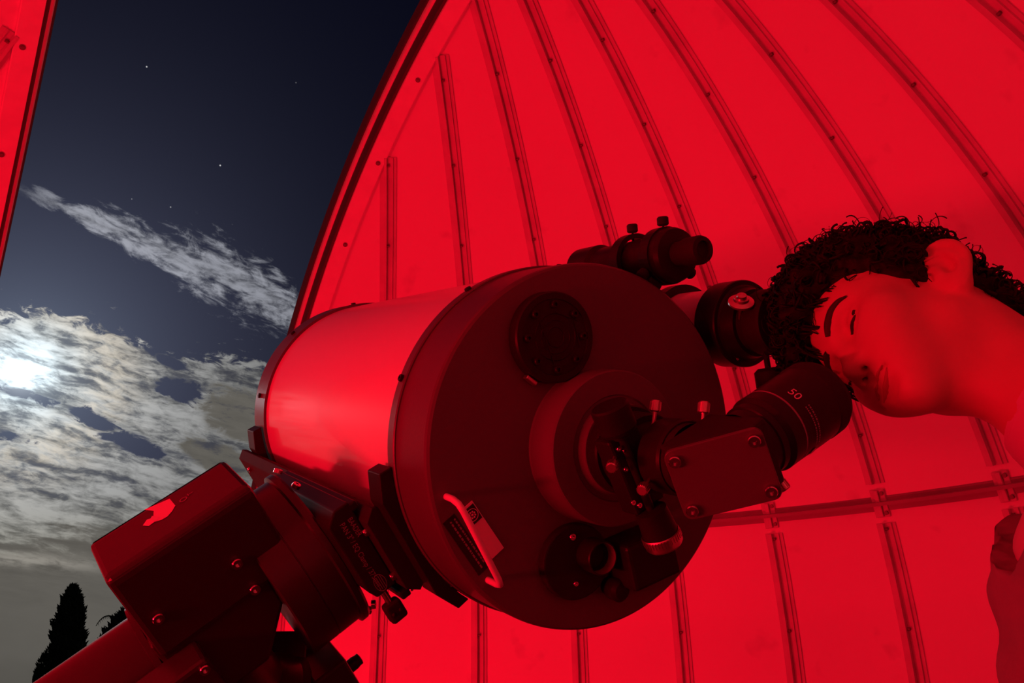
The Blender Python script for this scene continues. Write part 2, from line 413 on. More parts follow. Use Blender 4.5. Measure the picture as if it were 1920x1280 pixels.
# ================================================================== dome and room
R = 1.90; Z0 = 1.20; WS = 0.509                     # dome radius, spring height, half width of the slit
PHI0, DPHI = math.radians(27.49), math.radians(10.506)
ZJ = 0.241 * R
dome = empty('ceiling', (0, 0, Z0)); tag(dome, kind='structure')
def sph(az, alt, r=R): return V((math.sin(az) * math.cos(alt) * r, math.cos(az) * math.cos(alt) * r, math.sin(alt) * r))
ALT_J = math.asin(ZJ / R)
A_BACK = -0.55                                       # slit goes over the top as far as y = A_BACK behind the apex
def az_lo(a0, alt):                                   # clip azimuth against the slit edge x = WS
    c = R * math.cos(alt)
    return a0 if c < 1e-6 else a0
def gore(side, a0, a1, alt0, alt1, na, nb):
    """patch between two seams, trimmed by the slit; thickness 6 mm outwards"""
    mb = MB(); rows = []
    if a1 <= PI / 2: alt1 = min(alt1, math.acos(min(1, WS / (R * math.sin(a1)))) if R * math.sin(a1) > WS else -1)
    if alt1 <= alt0 + 1e-3: return None
    for j in range(nb + 1):
        alt = alt0 + (alt1 - alt0) * j / nb; c = R * math.cos(alt)
        lo, hi = a0, a1
        # slit: |x| < WS with y > A_BACK
        if c <= WS: lim = PI
        else: lim = math.asin(min(1, WS / c))
        if c <= WS:
            if hi <= PI / 2: rows.append(None); continue
        else:
            lo = max(lo, lim)
            # behind the apex there is again material for y < A_BACK
        lo = min(lo, hi - 1e-5)
        rows.append([sph(side * (lo + (hi - lo) * i / na), alt) for i in range(na + 1)])
    seg = [r for r in rows if r]
    if len(seg) < 2: return None
    k = na + 1; vs = [p for r in seg for p in r]; vo = [p * (1 + 0.006 / R) for p in vs]
    n = len(vs); fs = []; fo = []
    for j in range(len(seg) - 1):
        for i in range(na):
            q = [j * k + i, j * k + i + 1, (j + 1) * k + i + 1, (j + 1) * k + i]
            if side > 0: q = q[::-1]
            fs.append(q[::-1]); fo.append([n + t for t in q])
    mb.add(vs + vo, fs + fo, True)
    # edges
    m = len(seg)
    loop = list(range(k)) + [j * k + k - 1 for j in range(1, m)] + [(m - 1) * k + i for i in range(k - 2, -1, -1)] + [j * k for j in range(m - 2, 0, -1)]
    mb.add([vs[i] for i in loop] + [vo[i] for i in loop], [[i, (i + 1) % len(loop), len(loop) + (i + 1) % len(loop), len(loop) + i] for i in range(len(loop))])
    return mb
seams = [PHI0 + k * DPHI for k in range(-2, 16)]
seams = [s for s in seams if s < PI - 0.06]
edges = seams + [PI]
ALT_TOP = math.radians(89.0)
for side in (1, -1):
    for a0, a1 in zip(edges[:-1], edges[1:]):
        for (b0, b1, nb) in ((-0.075, ALT_J, 6), (ALT_J, ALT_TOP, 120)):
            mb = gore(side, a0, a1, b0, b1, 5, nb)
            if mb: mb.build('gore_panel', M_DOME, dome)
# closing strips beside the slit
# seam ribs swept along the meridians
RIB = [(-.027, 0), (-.027, .005), (-.013, .005), (-.012, .019), (-.004, .019), (-.003, .005), (.012, .005), (.0125, .010), (.0165, .010), (.017, .005), (.027, .005), (.027, 0)]
def rib(az, alt0, alt1, side, prof=RIB, n=36):
    mb = MB(); vs = []; k = len(prof)
    a = az * side
    tx = V((math.cos(a), -math.sin(a), 0))           # increasing azimuth
    for j in range(n + 1):
        alt = alt0 + (alt1 - alt0) * j / n
        p = sph(a, alt); nr = p.normalized()
        vs += [p + tx * (u * side) - nr * h for u, h in prof]
    fs = []
    for j in range(n):
        for i in range(k - 1):
            q = [j * k + i, j * k + i + 1, (j + 1) * k + i + 1, (j + 1) * k + i]
            fs.append(q if side > 0 else q[::-1])
    mb.add(vs, fs); mb.add(vs[:k], [list(range(k))]); mb.add(vs[-k:], [list(range(k))[::-1]])
    return mb
def alt_slit(az):                                     # altitude where a meridian meets the slit edge
    s = abs(math.sin(az))
    if az > PI / 2: return math.radians(87.5)
    w = WS + .004
    return math.acos(min(1.0, w / (R * s))) if w / (R * s) < 1 else 0
bolts = MB(); washers = MB()
for side in (1, -1):
    for az in seams:
        top = alt_slit(az) - 0.002
        if top < 0.05: continue
        r = rib(az, -0.07, min(top, ALT_J - 0.03), side, n=8).build('seam_rib', M_RIB, dome)
        if top > ALT_J + 0.03: rib(az, ALT_J + 0.03, top, side).build('seam_rib', M_RIB, dome)
        a = az * side; tx = V((math.cos(a), -math.sin(a), 0))
        t = 0.06
        while t < top:
            p = sph(a, t); nr = p.normalized(); q = p - nr * .010 + tx * (side * -.003)
            bolts.cyl(q, q + tx * side * .008, .0042, 8)
            t += 0.145
# horizontal joint between the two tiers of panels
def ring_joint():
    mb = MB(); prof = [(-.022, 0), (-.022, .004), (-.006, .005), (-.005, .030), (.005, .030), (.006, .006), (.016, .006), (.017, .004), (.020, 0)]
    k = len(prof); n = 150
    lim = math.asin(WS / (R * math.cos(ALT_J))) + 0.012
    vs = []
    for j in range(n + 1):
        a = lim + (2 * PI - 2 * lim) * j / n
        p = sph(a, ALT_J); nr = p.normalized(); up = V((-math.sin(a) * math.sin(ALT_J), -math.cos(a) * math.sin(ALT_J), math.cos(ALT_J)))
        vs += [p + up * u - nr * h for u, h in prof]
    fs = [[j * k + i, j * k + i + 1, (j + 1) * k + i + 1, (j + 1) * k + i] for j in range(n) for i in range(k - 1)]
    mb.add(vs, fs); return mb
ring_joint().build('joint_flange', mat('joint_painted_shade', (0.34, 0.34, 0.34), rough=0.5, var=0.15), dome)  # darker grey paints the joint's shade line into its colour
# overlap plates where ribs cross the joint
plate = MB(); plate.abox((-.022, -.040, 0), (.020, .040, .0085), .002); 
plate.abox((-.009, -.038, .0085), (.004, .038, .017), .002)
first = None
for side in (1, -1):
    for az in seams:
        if alt_slit(az) < ALT_J + 0.05: continue
        a = az * side; p = sph(a, ALT_J); nr = p.normalized(); tx = V((math.cos(a), -math.sin(a), 0)); up = (-nr).cross(tx)
        if first is None:
            first = plate.build('splice_plate', M_RIB, dome); o = first
        else: o = dupe(first, dome)
        m = frame3(tx, up, -nr).to_4x4(); m.translation = p; o.matrix_local = m
        for du in (-.028, .028):
            q = p - nr * .0085 + up * du + tx * .012; bolts.cyl(q, q - nr * .006, .006, 8)
# slit frame: flange on the inner skin, a stepped lip outside it
def slit_sweep(side, prof):
    """closed profile (offset from the slit edge away from the gap, height outwards) swept along the edge of the opening"""
    n = 90; k = len(prof); vs = []
    ang0, ang1 = -0.06, PI - math.radians(62)
    for j in range(n + 1):
        t = ang0 + (ang1 - ang0) * j / n
        for u, h in prof:
            x = WS + u - 0.047; r = math.sqrt(max((R + h) ** 2 - x * x, 0))
            vs.append(V((side * x, r * math.cos(t), r * math.sin(t))))
    mb = MB(); fs = []
    for j in range(n):
        for i in range(k):
            q = [j * k + i, j * k + (i + 1) % k, (j + 1) * k + (i + 1) % k, (j + 1) * k + i]
            fs.append(q[::-1] if side > 0 else q)
    mb.add(vs, fs); mb.add(vs[:k], [list(range(k))]); mb.add(vs[-k:], [list(range(k))])
    return mb
for side in (1, -1):
    fr = slit_sweep(side, [(.047, -.003), (.047, -.014), (.044, -.016), (-.004, -.016), (-.004, .016), (.0, .018), (.047, .012)]).build('slit_flange', M_FLANGE, dome)
    slit_sweep(side, [(-.004, -.008), (-.012, -.008), (-.012, .040), (-.004, .040)]).build('inner_dark_strip', M_DARK_EDGE, fr)  # near-black strip along the slit edge, another beyond the rail
    slit_sweep(side, [(-.004, .040), (-.019, .040), (-.021, .046), (-.021, .058), (-.004, .058)]).build('runner_rail', M_FLANGE, fr)
    slit_sweep(side, [(-.004, .058), (-.024, .058), (-.026, .062), (-.026, .105), (-.004, .105)]).build('outer_dark_strip', M_DARK_EDGE, fr)
    t = 0.16
    while t < 1.75:
        x = WS - 0.020; r = math.sqrt((R - .016) ** 2 - x * x); p = V((side * x, r * math.cos(t), r * math.sin(t))); nr = p.normalized()
        bolts.lathe(p, -nr, [(-.002, .0075), (.003, .0075), (.003, .0045), (.005, .0045)], 10)
        t += 0.165
# back of the slit, behind the zenith: closed by the shutter that has slid over the top
def shutter():
    mb = MB(); n = 30; vs = []; ny = 8
    for j in range(n + 1):
        t = PI - math.radians(62) + (math.radians(62) + 0.02) * j / n
        for i in range(ny + 1):
            x = -WS - 0.02 + (2 * WS + 0.04) * i / ny; r = math.sqrt((R + .05) ** 2 - x * x)
            vs.append(V((x, r * math.cos(t), r * math.sin(t))))
    k = ny + 1; fs = [[j * k + i, j * k + i + 1, (j + 1) * k + i + 1, (j + 1) * k + i] for j in range(n) for i in range(ny)]
    vo = [v * (1 + .02 / R) for v in vs]
    mb.add(vs, fs, True); mb.add(vo, [f[::-1] for f in fs], True); return mb
shutter().build('shutter_panel', M_DOME, dome)
bo = bolts.build('bolt_heads', mat('dulled_steel', (0.20, 0.19, 0.18), rough=0.5, metal=0.3), dome); tag(bo, kind='stuff')
# wall under the dome, spring ring, floor
def ring_wall(r0, r1, z0, z1, n=120, a0=0, a1=2 * PI):
    mb = MB(); p = [(r0, z0), (r1, z0), (r1, z1), (r0, z1)]; vs = []
    for j in range(n): 
        a = 2 * PI * j / n; vs += [V((math.sin(a) * r, math.cos(a) * r, z)) for r, z in p]
    fs = []
    for j in range(n):
        for i in range(4):
            b = (j + 1) % n; fs.append([j * 4 + i, j * 4 + (i + 1) % 4, b * 4 + (i + 1) % 4, b * 4 + i])
    return mb.add(vs, fs)
wl = ring_wall(R - .01, R + .08, 0, Z0 - .18).build('wall_round', M_WALL); tag(wl, kind='structure')
tr = ring_wall(R - .02, R + .10, Z0 - .18, Z0 - .135).build('trim_1', M_RIB); tag(tr, kind='structure')
fl = MB().lathe((0, 0, -.06), (0, 0, 1), [(0, R + .08), (.06, R + .08)], 96).build('floor', M_FLOOR); tag(fl, kind='structure')
gr = MB(); n = 64
gr.lathe((0, 0, 0), (0, 0, 1), [(-.30, .001), (-.31, 3), (-.9, 9), (-4.5, 30), (-9, 70), (-24, 200), (-70, 900)][::-1], 96, cap0=False, cap1=False); g = gr.build('ground', M_GROUND); tag(g, kind='structure')
pl = MB().lathe((0, 0, -.30), (0, 0, 1), [(0, R + .35), (.24, R + .3)], 64).build('foundation', M_CONC); tag(pl, kind='structure')

# ================================================================== red lamp on the floor
lamp = empty('floor_lamp', (LAMP_AT.x, LAMP_AT.y, 0)); tag(lamp, 'red globe lamp on a short stand on the dome floor', 'lamp')
MB().lathe((0, 0, 0), (0, 0, 1), [(0, .09), (.012, .09), (.02, .03), (.22, .018), (.24, .03)], 32).build('stand', M_BLACK, lamp)
ld = bpy.data.lights.new('red_light', 'POINT'); ld.energy = LAMP_POWER; ld.color = LAMP_COLOR; ld.shadow_soft_size = 0.07
lo = bpy.data.objects.new('red_light', ld); COL.objects.link(lo); lo.parent = lamp; lo.location = (0, 0, LAMP_AT.z)
# red strip light screwed to the wall under the dome, left of the camera
strip = empty('strip_light', (-1.80, -0.17, 1.02)); tag(strip, 'long red strip light fixed low on the round dome wall', 'lamp')
strip.rotation_euler = (0, 0, math.radians(5))
MB().abox((-.02, -.55, -.03), (.012, .55, .03), .004).build('housing', M_BLACK, strip)
MB().abox((.0125, -.53, -.02), (.018, .53, .02), .002).build('diffuser', M_LED, strip)
la = bpy.data.lights.new('strip_glow', 'AREA'); la.shape = 'RECTANGLE'; la.size = 1.06; la.size_y = .04; la.energy = STRIP_POWER; la.color = LAMP_COLOR
lb = bpy.data.objects.new('strip_glow', la); COL.objects.link(lb); lb.parent = strip; lb.location = (.022, 0, 0)
lb.rotation_mode = 'QUATERNION'; lb.rotation_quaternion = frame3((0, -1, 0), V((-.35, 0, .94)).normalized(), V((-.94, 0, -.35)).normalized() * 1).to_quaternion()

# ================================================================== telescope (local frame: x right, y up, z back along the axis)
TC = V((0.16747522, -0.37730941, 1.49728899))
TA = V((0.0502013, 0.95770303, 0.28334561)).normalized()
E1 = TA.cross(V((0, 0, 1))).normalized(); E2 = E1.cross(TA)
TR = frame3(E1, E2, -TA)
tel = empty('telescope', TC, TR)
tag(tel, 'large white tube reflector telescope with broad black back plate, on dark mount', 'telescope')
Zv = V((0, 0, 1))
# screws shared
def screw_mb(r, h, hexr):
    mb = MB(); mb.lathe((0, 0, 0), (0, 0, 1), [(0, r), (h * .8, r), (h, r * .88), (h, hexr), (h * .45, hexr), (h * .45, 0.0001)], 16, cap1=False); return mb
screw_me = screw_mb(.0048, .005, .0022).mesh('screw'); screw_me.materials.append(M_STEEL)
bscrew_me = screw_mb(.0048, .005, .0022).mesh('black_screw'); bscrew_me.materials.append(M_BLACK)
def put(me, name, parent, loc, zdir, s=1.0, xdir=None):
    o = bpy.data.objects.new(name, me); COL.objects.link(o); o.parent = parent
    x, y, z = basis(zdir); m = frame3(x * s, y * s, z * s).to_4x4(); m.translation = V(loc); o.matrix_local = m
    return o
MB().lathe((0, 0, -.70), (0, 0, 1), [(0, .197), (.62, .197)], 128, cap0=False, cap1=False).build('tube', M_TUBE, tel)
MB().lathe((0, 0, 0), (0, 0, 1), [(-.700, .198), (-.692, .2008), (-.690, .2014), (-.759, .2014), (-.7595, .196), (-.745, .186), (-.700, .184)][2:3] + [(-.762, .2014), (-.765, .199), (-.765, .184), (-.700, .184), (-.690, .196), (-.690, .2014)], 128, cap0=False, cap1=False).build('front_ring', M_CELL, tel)
MB().lathe((0, 0, 0), (0, 0, 1), [(-.742, .186), (-.738, .186)], 96).build('corrector_plate', M_GLASS, tel)
MB().lathe((0, 0, 0), (0, 0, 1), [(-.775, .055), (-.772, .058), (-.715, .058), (-.715, .05)], 48).build('secondary_housing', M_BLACK, tel)
cell = MB()
cell.lathe((0, 0, 0), (0, 0, 1), [(-.094, .197), (-.094, .2015), (-.092, .2035), (-.077, .2035), (-.0755, .2022), (-.0755, .2008), (-.006, .1988), (-.0022, .1978), (0.0, .1952)], 160, cap0=False, cap1=False)
cell.build('rear_cell', M_CELL, tel)
face = MB().lathe((0, 0, 0), (0, 0, 1), [(0, .1952), (0, .083)], 160, cap0=False, cap1=False)
face.build('back_plate', M_FACE, tel)
hub = MB().lathe((0, 0, 0), (0, 0, 1), [(0, .0835), (.002, .0825), (.0405, .0815), (.042, .0800), (.042, .056), (.040, .0545), (.040, .0495), (.0425, .048), (.049, .0475), (.050, .0465), (.050, .030)], 96, cap0=False, cap1=True)
hub.build('central_hub', M_FACE, tel)
# screws round the rim of the cell and the front ring
for i in range(10):
    a = math.radians(24 + 36 * i); d = V((math.cos(a), math.sin(a), 0))
    put(bscrew_me, 'rim_screw', tel, d * .2025 + V((0, 0, -.085)), d, .85)
    a += 0.2; d = V((math.cos(a), math.sin(a), 0))
    put(bscrew_me, 'rim_screw', tel, d * .2005 + V((0, 0, -.73)), d, .9)
# cooling vent cover
vc = V((-.077, .105, 0))
vent = MB().lathe(vc, Zv, [(0, .0475), (.002, .0485), (.014, .0480), (.016, .0465), (.016, .040), (.0148, .0395), (.0148, .0001)], 64, cap0=False, cap1=False).build('vent_cover', M_BLACK, tel)
for i in range(8):
    a = math.radians(12 + 45 * i); put(bscrew_me, 'screw', vent, vc + V((math.cos(a) * .034, math.sin(a) * .034, .0148)), Zv, .85)
sl = MB()
for x0, y0, x1, y1 in ((-.022, .014, .004, -.030), (-.004, .026, .026, .022), (.019, .024, .032, -.006)):
    a = vc + V((x0, y0, .0148)); b = vc + V((x1, y1, .0148)); d = (b - a).normalized(); sl.box((a + b) / 2, d * ((b - a).length / 2), d.cross(Zv) * .0006, Zv * .0008)
for r in (.010, .017, .024): sl.lathe(vc, Zv, [(.0148, r), (.0156, r + .0004), (.0148, r + .0010)], 40, cap0=False, cap1=False)
sl.build('vent_ridges', M_BLACK, vent)
MB().box(vc + V((-.018, -.048, .006)), V((.0065, -.003, 0)), V((.001, .0022, 0)), V((0, 0, .004)), .001).build('latch', M_BRASS, vent)
# carrying handle and its labels
h0, h1 = V((-.168, -.072, 0)), V((-.111, -.146, 0))
hd = (h1 - h0).normalized(); hh = .030
a0 = h0 + hd * -.004; a1 = h1 + hd * .002
pts = [a0 + V((.002, 0, -.002)), a0 + V((0, 0, hh * .6)), a0 + hd * .004 + V((0, 0, hh * .9)), a0 + hd * .012 + V((0, 0, hh)), (a0 + a1) / 2 + V((0, 0, hh)), a1 - hd * .008 + V((0, 0, hh)), a1 - hd * .002 + V((0, 0, hh * .9)), a1 + V((0, 0, hh * .6)), a1 + V((0, 0, -.002))]
MB().tube(pts, .0034, 14).build('handle', M_ENAMEL, tel)
ld_ = V((.044, -.045, 0)).normalized(); ln = V((-ld_.y, ld_.x, 0))
lc = V((-.1245, -.0985, .0006)); 
lab = MB().box(lc, ld_ * .031, ln * .0082, Zv * .0006).build('maker_label', M_LABEL, tel)
ec = lc - ld_ * .0195 + Zv * .0007
MB().box(ec, ld_ * .0090, ln * .0072, Zv * .0003).build('emblem_ground', M_BLACK2, lab)
em = MB(); em.lathe(ec + Zv * .0002, Zv, [(0, .0066), (.0004, .0066), (.0004, .0060), (0, .0060)], 32, cap0=False, cap1=False)
for i in range(8):
    a = 2 * PI * i / 8 + .2; d = V((math.cos(a), math.sin(a), 0)); em.sphere(ec + d * .0032 + Zv * .0004, .0011, 8, 4, (1, 1, .3))
em.sphere(ec + Zv * .0004, .0014, 10, 4, (1, 1, .3))
em.build('flower_emblem', M_LABEL, lab)
bl = MB().box(lc - ln * .0180 + V((-.002, -.003, -.0002)), ld_ * .034, ln * .0075, Zv * .0005).build('text_plate', M_BLACK2, tel)
tx = MB()
random.seed(3)
for row, y in enumerate((.0045, -.0005)):
    x = -.030
    while x < .026:
        w = random.uniform(.0012, .0042); tx.box(lc - ln * .0180 + V((-.002, -.003, .0004)) + ld_ * (x + w / 2) + ln * y, ld_ * (w / 2), ln * .0009, Zv * .0002); x += w + .0012
tx.build('fine_print', M_GREYP, bl)
# mirror focus knob group under the hub
fm = MB()
fm.prism([V((-.022 + .042 * math.cos(t) + .010, -.124 + .040 * math.sin(t), 0)) for t in [2 * PI * i / 28 for i in range(28)]], V((0, 0, .012)), .002)
fg = fm.build('focus_base', M_BLACK2, tel)
cupc = V((.003, -.115, .012))
MB().lathe(cupc, Zv, [(0, .0180), (.022, .0180), (.0235, .0172), (.0235, .0160)], 48, cap0=False, cap1=False).build('focus_collar', M_BLACK, fg)
MB().lathe(cupc, Zv, [(.0235, .0160), (.012, .0150)], 48, cap0=False, cap1=False).build('collar_bore', M_INNER, fg)
MB().lathe(cupc, Zv, [(.012, .0150), (.004, .0140), (.004, .0001)], 48, cap0=False, cap1=False).build('collar_floor', M_RUBBER, fg)
MB().lathe((.041, -.150, .0), Zv, [(0, .010), (.010, .0125), (.022, .0125), (.026, .009), (.027, .0001)], 28, cap0=False, cap1=False).build('lock_knob', M_BLACK, fg)
put(screw_me, 'screw', fg, (-.024, -.098, .012), Zv, .8); put(screw_me, 'screw', fg, (-.012, -.146, .012), Zv, .6)
mo_ = MB().box(V((.062, -.112, .024)), V((.030, .012, 0)), V((-.010, .023, 0)), Zv * .024, .004).build('focus_motor', M_BLACK, tel)
# focuser on the hub
foc = empty('focuser_pivot'); bpy.data.objects.remove(foc)
fo = MB()
fo.lathe((0, 0, 0), Zv, [(.050, .044), (.052, .0455), (.064, .0455), (.066, .044), (.066, .040), (.070, .040), (.092, .039), (.094, .037)], 64, cap0=False)
fo.lathe((0, 0, 0), Zv, [(.094, .031), (.128, .031)], 48, cap0=False, cap1=False)
fo.lathe((0, 0, 0), Zv, [(.118, .030), (.118, .035), (.120, .0362), (.146, .0362), (.149, .0345), (.149, .0262)], 64, cap0=False, cap1=True)
focus = fo.build('focuser', M_BLACK, tel)
sa, sb = V((-.060, .024, .112)), V((.0025, -.0655, .112))
sd = (sb - sa).normalized(); sn = Zv.cross(sd)
br = MB(); br.box((sa + sb) / 2 + V((.004, .003, -.016)), sd * .040, sn * .019, Zv * .013, .003); br.build('shaft_bracket', M_BLACK, focus)
MB().cyl(sa + sd * .01, sb - sd * .01, .0042, 16).build('focus_shaft', M_BLACK, focus)
MB().lathe(sa - sd * .018, sd, [(0, .017), (.002, .0185), (.024, .0185), (.028, .0165), (.030, .009), (.034, .008)], 36).build('focus_knob', M_BLACK, focus)
MB().lathe(sb - sd * .016, sd, [(0, .010), (.001, .0155), (.027, .0178)], 36).build('focus_knob', M_BLACK, focus)
kn = MB(); kr = sb + sd * .0115
kn.lathe(kr, sd, [(-.001, .0183), (.0, .0190), (.011, .0186), (.013, .0172), (.013, .0001)], 48, cap0=False, cap1=False)
kx, ky, kz = basis(sd)
for i in range(40):
    a = 2 * PI * i / 40; d = kx * math.cos(a) + ky * math.sin(a); kn.box(kr + d * .0189 + sd * .0035, d * .0006, sd.cross(d) * .0007, sd * .0030)
kn.build('knurled_ring', M_BRASS, focus)
ts_me = MB()
ts_me.lathe((0, 0, 0), Zv, [(-.014, .0019), (0, .0019), (0, .0042), (.0008, .0050), (.0100, .0050), (.0110, .0042)], 20, cap0=False)
for i in range(16):
    a = 2 * PI * i / 16; d = V((math.cos(a), math.sin(a), 0)); ts_me.box(d * .0050 + Zv * .0055, d * .0005, Zv.cross(d) * .0004, Zv * .004)
ts_me = ts_me.mesh('thumb_screw'); ts_me.materials.append(M_BRASS)
put(ts_me, 'thumb_screw', focus, (-.015, .040, .112), (0.0, 1, 0))
put(ts_me, 'thumb_screw', focus, (-.062, -.014, .118), (-.62, -.38, .68))
put(ts_me, 'thumb_screw', focus, (-.036, -.030, .136), (-.72, -.40, .5))
for q in ((-.054, .000, .1125), (-.047, -.001, .1125), (-.043, -.018, .1125), (-.030, -.048, .1125), (-.022, -.050, .1125)):
    put(screw_me, 'screw', focus, q, Zv, .55)
# dovetail rail with its two end brackets
LD = (TR.transposed() @ V((-0.75546024, 0.22198114, -0.6164448))).normalized(); LD.z = 0; LD.normalize()
LW = V((-LD.y, LD.x, 0)); 
if LW.x < 0: LW = -LW
def dw(d, w, z): return LD * d + LW * w + Zv * z
for z0, z1 in ((-.118, -.080), (-.748, -.698)):
    poly = []
    for i in range(17):
        w = -.088 + .176 * i / 16; poly.append((math.sqrt(.2045 ** 2 - w * w), w))
    poly = [(.1995, -.089)] + [(max(d, .1), w) for d, w in poly] + [(.1995, .089), (.2130, .060), (.2130, -.060)]
    MB().prism([dw(d, w, z0) for d, w in poly], Zv * (z1 - z0), .0012).build('rail_bracket', M_BLACK, tel)
rail = MB(); rp = [(.212, -.050), (.212, .050), (.219, .055), (.232, .044), (.232, -.044), (.219, -.055)]
rail.prism([dw(d, w, -.795) for d, w in rp], Zv * .690, .001)
rail = rail.build('dovetail_rail', M_BLACK2, tel)
for z, w in ((-.125, .03), (-.125, -.03), (-.73, .03), (-.73, -.03)): put(screw_me, 'screw', rail, dw(.232, w, z), LD, 1.0)
for z in (-.112, -.123): put(screw_me, 'screw', rail, dw(.2255, .0497, z), LW * .75 + LD * .6, .5)

# ================================================================== star diagonal
DW0 = .192; er = V((.839, .545, 0)).normalized(); em_ = V((-er.y, er.x, 0))
dia = empty('star_diagonal', TC + TR @ V((0, 0, DW0)), TR)
tag(dia, 'black mirror diagonal with four bright screws, plugged into the back of the big telescope', 'diagonal')
dg = MB()
poly = [(-.033, -.034), (.034, -.034), (.034, .033), (.018, .036), (-.036, -.018)]
dg.prism([er * a + Zv * b - em_ * .031 for a, b in poly], em_ * .062, .003)
dg.lathe((0, 0, 0), Zv, [(-.066, .0254), (-.043, .0254), (-.043, .033), (-.034, .033)], 40, cap1=False)
dgo = dg.build('mirror_housing', M_BLACK2, dia)
bpn = (Zv - er).normalized(); bpd = (Zv + er).normalized()
bc = bpn * .0205
pp = []
hx, hy, rr = .0425, .0335, .008
for cx, cy, a0_ in ((hx - rr, hy - rr, 0), (-hx + rr, hy - rr, PI / 2), (-hx + rr, -hy + rr, PI), (hx - rr, -hy + rr, 1.5 * PI)):
    for i in range(5):
        a = a0_ + PI / 2 * i / 4; pp.append(bc + bpd * (cx + rr * math.cos(a)) + em_ * (cy + rr * math.sin(a)))
bpl = MB().prism(pp, bpn * .005, .0008).build('back_cover', M_CELL, dia)
for a, b in ((-.034, .0237), (.034, .0237), (-.034, -.0237), (.034, -.0237)):
    put(screw_me, 'screw', bpl, bc + bpn * .0045 + bpd * a + em_ * b, bpn, 1.15)
MB().lathe(er * .030, er, [(0, .0330), (.012, .0330), (.013, .0345), (.020, .0345), (.021, .0325), (.021, .027)], 56, cap0=False).build('eyepiece_socket', M_BLACK, dia)
put(ts_me, 'thumb_screw', dia, er * .042 - em_ * .037 + Zv * .016, -em_ * .85 + Zv * .5, .95)
put(ts_me, 'thumb_screw', dia, V((.004, .043, -.034)), (.05, 1, -.1), 1.0)

# ================================================================== eyepiece
eye = empty('eyepiece', TC + TR @ (V((0, 0, DW0)) + er * .062), TR)
tag(eye, 'thick black eyepiece marked 50, sitting in the diagonal by the face', 'eyepiece')
epb = MB().lathe((0, 0, 0), er, [(-.022, .0252), (-.011, .0252), (-.011, .0335), (-.007, .0365), (-.0060, .0372), (.0075, .0372)], 72, cap1=False).build('lower_barrel', M_BLACK, eye)
MB().lathe((0, 0, 0), er, [(.0075, .0372), (.0075, .0368), (.0095, .0368), (.0095, .0372)], 72, cap0=False, cap1=False).build('groove_ring', M_GREYP, eye)
MB().lathe((0, 0, 0), er, [(.0095, .0372), (.040, .0378), (.056, .0378)], 72, cap0=False, cap1=False).build('upper_barrel', M_BLACK, eye)
MB().lathe((0, 0, 0), er, [(.056, .0378), (.058, .0384), (.071, .0382), (.078, .0350), (.079, .0290), (.072, .024)], 72, cap0=False, cap1=False).build('eyecup', M_RUBBER, eye)
MB().lathe((0, 0, 0), er, [(.066, .0250), (.068, .0001)], 40, cap0=False, cap1=False).build('eye_lens', M_GLASS, eye)
# writing round the barrel
ex, ey = None, None
ax1 = em_; ax2 = er.cross(em_)
def wrap_text(mb, txt, size, ang0, t0, r, flip=1.0):
    vs, fs = text_mesh(txt, size)
    out = []
    for v in vs:
        a = ang0 + flip * v.x / r; out.append(er * (t0 + v.y) + (ax1 * math.cos(a) + ax2 * math.sin(a)) * r)
    mb.add(out, fs); return mb
EP_ANG = 0.55
wt = MB(); wrap_text(wt, '50', .0125, EP_ANG, .0185, .0379, 1.0)
wt.build('focal_length_mark', M_WHITE, eye)
w2 = MB()
for row, t in ((0, .0240), (1, .0200)):
    a = EP_ANG + .55; k = 0
    while a < EP_ANG + 1.55:
        wdt = (.030, .05, .022, .06, .036)[k % 5]; k += 1 + row
        p = [er * tt + (ax1 * math.cos(b) + ax2 * math.sin(b)) * .0380 for tt, b in ((t, a), (t, a + wdt), (t + .0016, a + wdt), (t + .0016, a))]
        w2.add(p, [[0, 1, 2, 3]]); a += wdt + .022
w2.build('fine_print', M_GREYP, eye)
ov = MB(); pv = []
for i in range(24):
    t = 2 * PI * i / 24; a = EP_ANG + 1.90 + .17 * math.cos(t); pv.append(er * (.021 + .0042 * math.sin(t)) + (ax1 * math.cos(a) + ax2 * math.sin(a)) * .0381)
ov.add(pv, [list(range(24))]); ov.build('oval_badge', M_LABEL, eye)

# ================================================================== guide refractor beside the tube
gc = V((.203, .171, -.010))
gt = empty('guide_telescope', TC + TR @ gc, TR); tag(gt, 'slim white refractor with black rear bell, riding beside the big tube above the head', 'telescope')
MB().lathe((0, 0, 0), Zv, [(-.62, .046), (-.010, .046)], 64, cap0=False, cap1=False).build('tube', M_TUBE, gt)
MB().lathe((0, 0, 0), Zv, [(-.80, .056), (-.80, .060), (-.62, .060), (-.61, .047)], 64, cap0=False, cap1=False).build('dew_shield', M_TUBE, gt)
MB().lathe((0, 0, 0), Zv, [(-.70, .0001), (-.695, .055)], 48, cap0=False, cap1=False).build('front_lens', M_GLASS, gt)
bell = MB().lathe((0, 0, 0), Zv, [(-.024, .046), (-.024, .0515), (-.022, .0535), (.010, .0540), (.012, .0530), (.012, .0480), (.014, .0455), (.030, .041)], 72, cap0=False, cap1=True).build('rear_bell', M_BLACK, gt)
put(screw_me, 'screw', bell, (-.010, -.046, .0125), Zv, .5)
dt = MB().lathe((0, 0, 0), Zv, [(.028, .036), (.040, .036), (.040, .0385), (.042, .0395), (.064, .0395), (.067, .038), (.067, .028)], 64, cap0=False).build('drawtube', M_BLACK2, gt)
mk = MB()   # mushroom shaped silver lock screw on the bell
mk.lathe((0, 0, 0), Zv, [(-.020, .0022), (0, .0022), (0, .012), (.003, .0150), (.005, .0148), (.007, .009), (.010, .0085), (.010, .0060), (.014, .0055), (.015, .0001)], 28, cap0=False, cap1=False)
mkm = mk.mesh('lock_screw'); mkm.materials.append(M_BRASS)
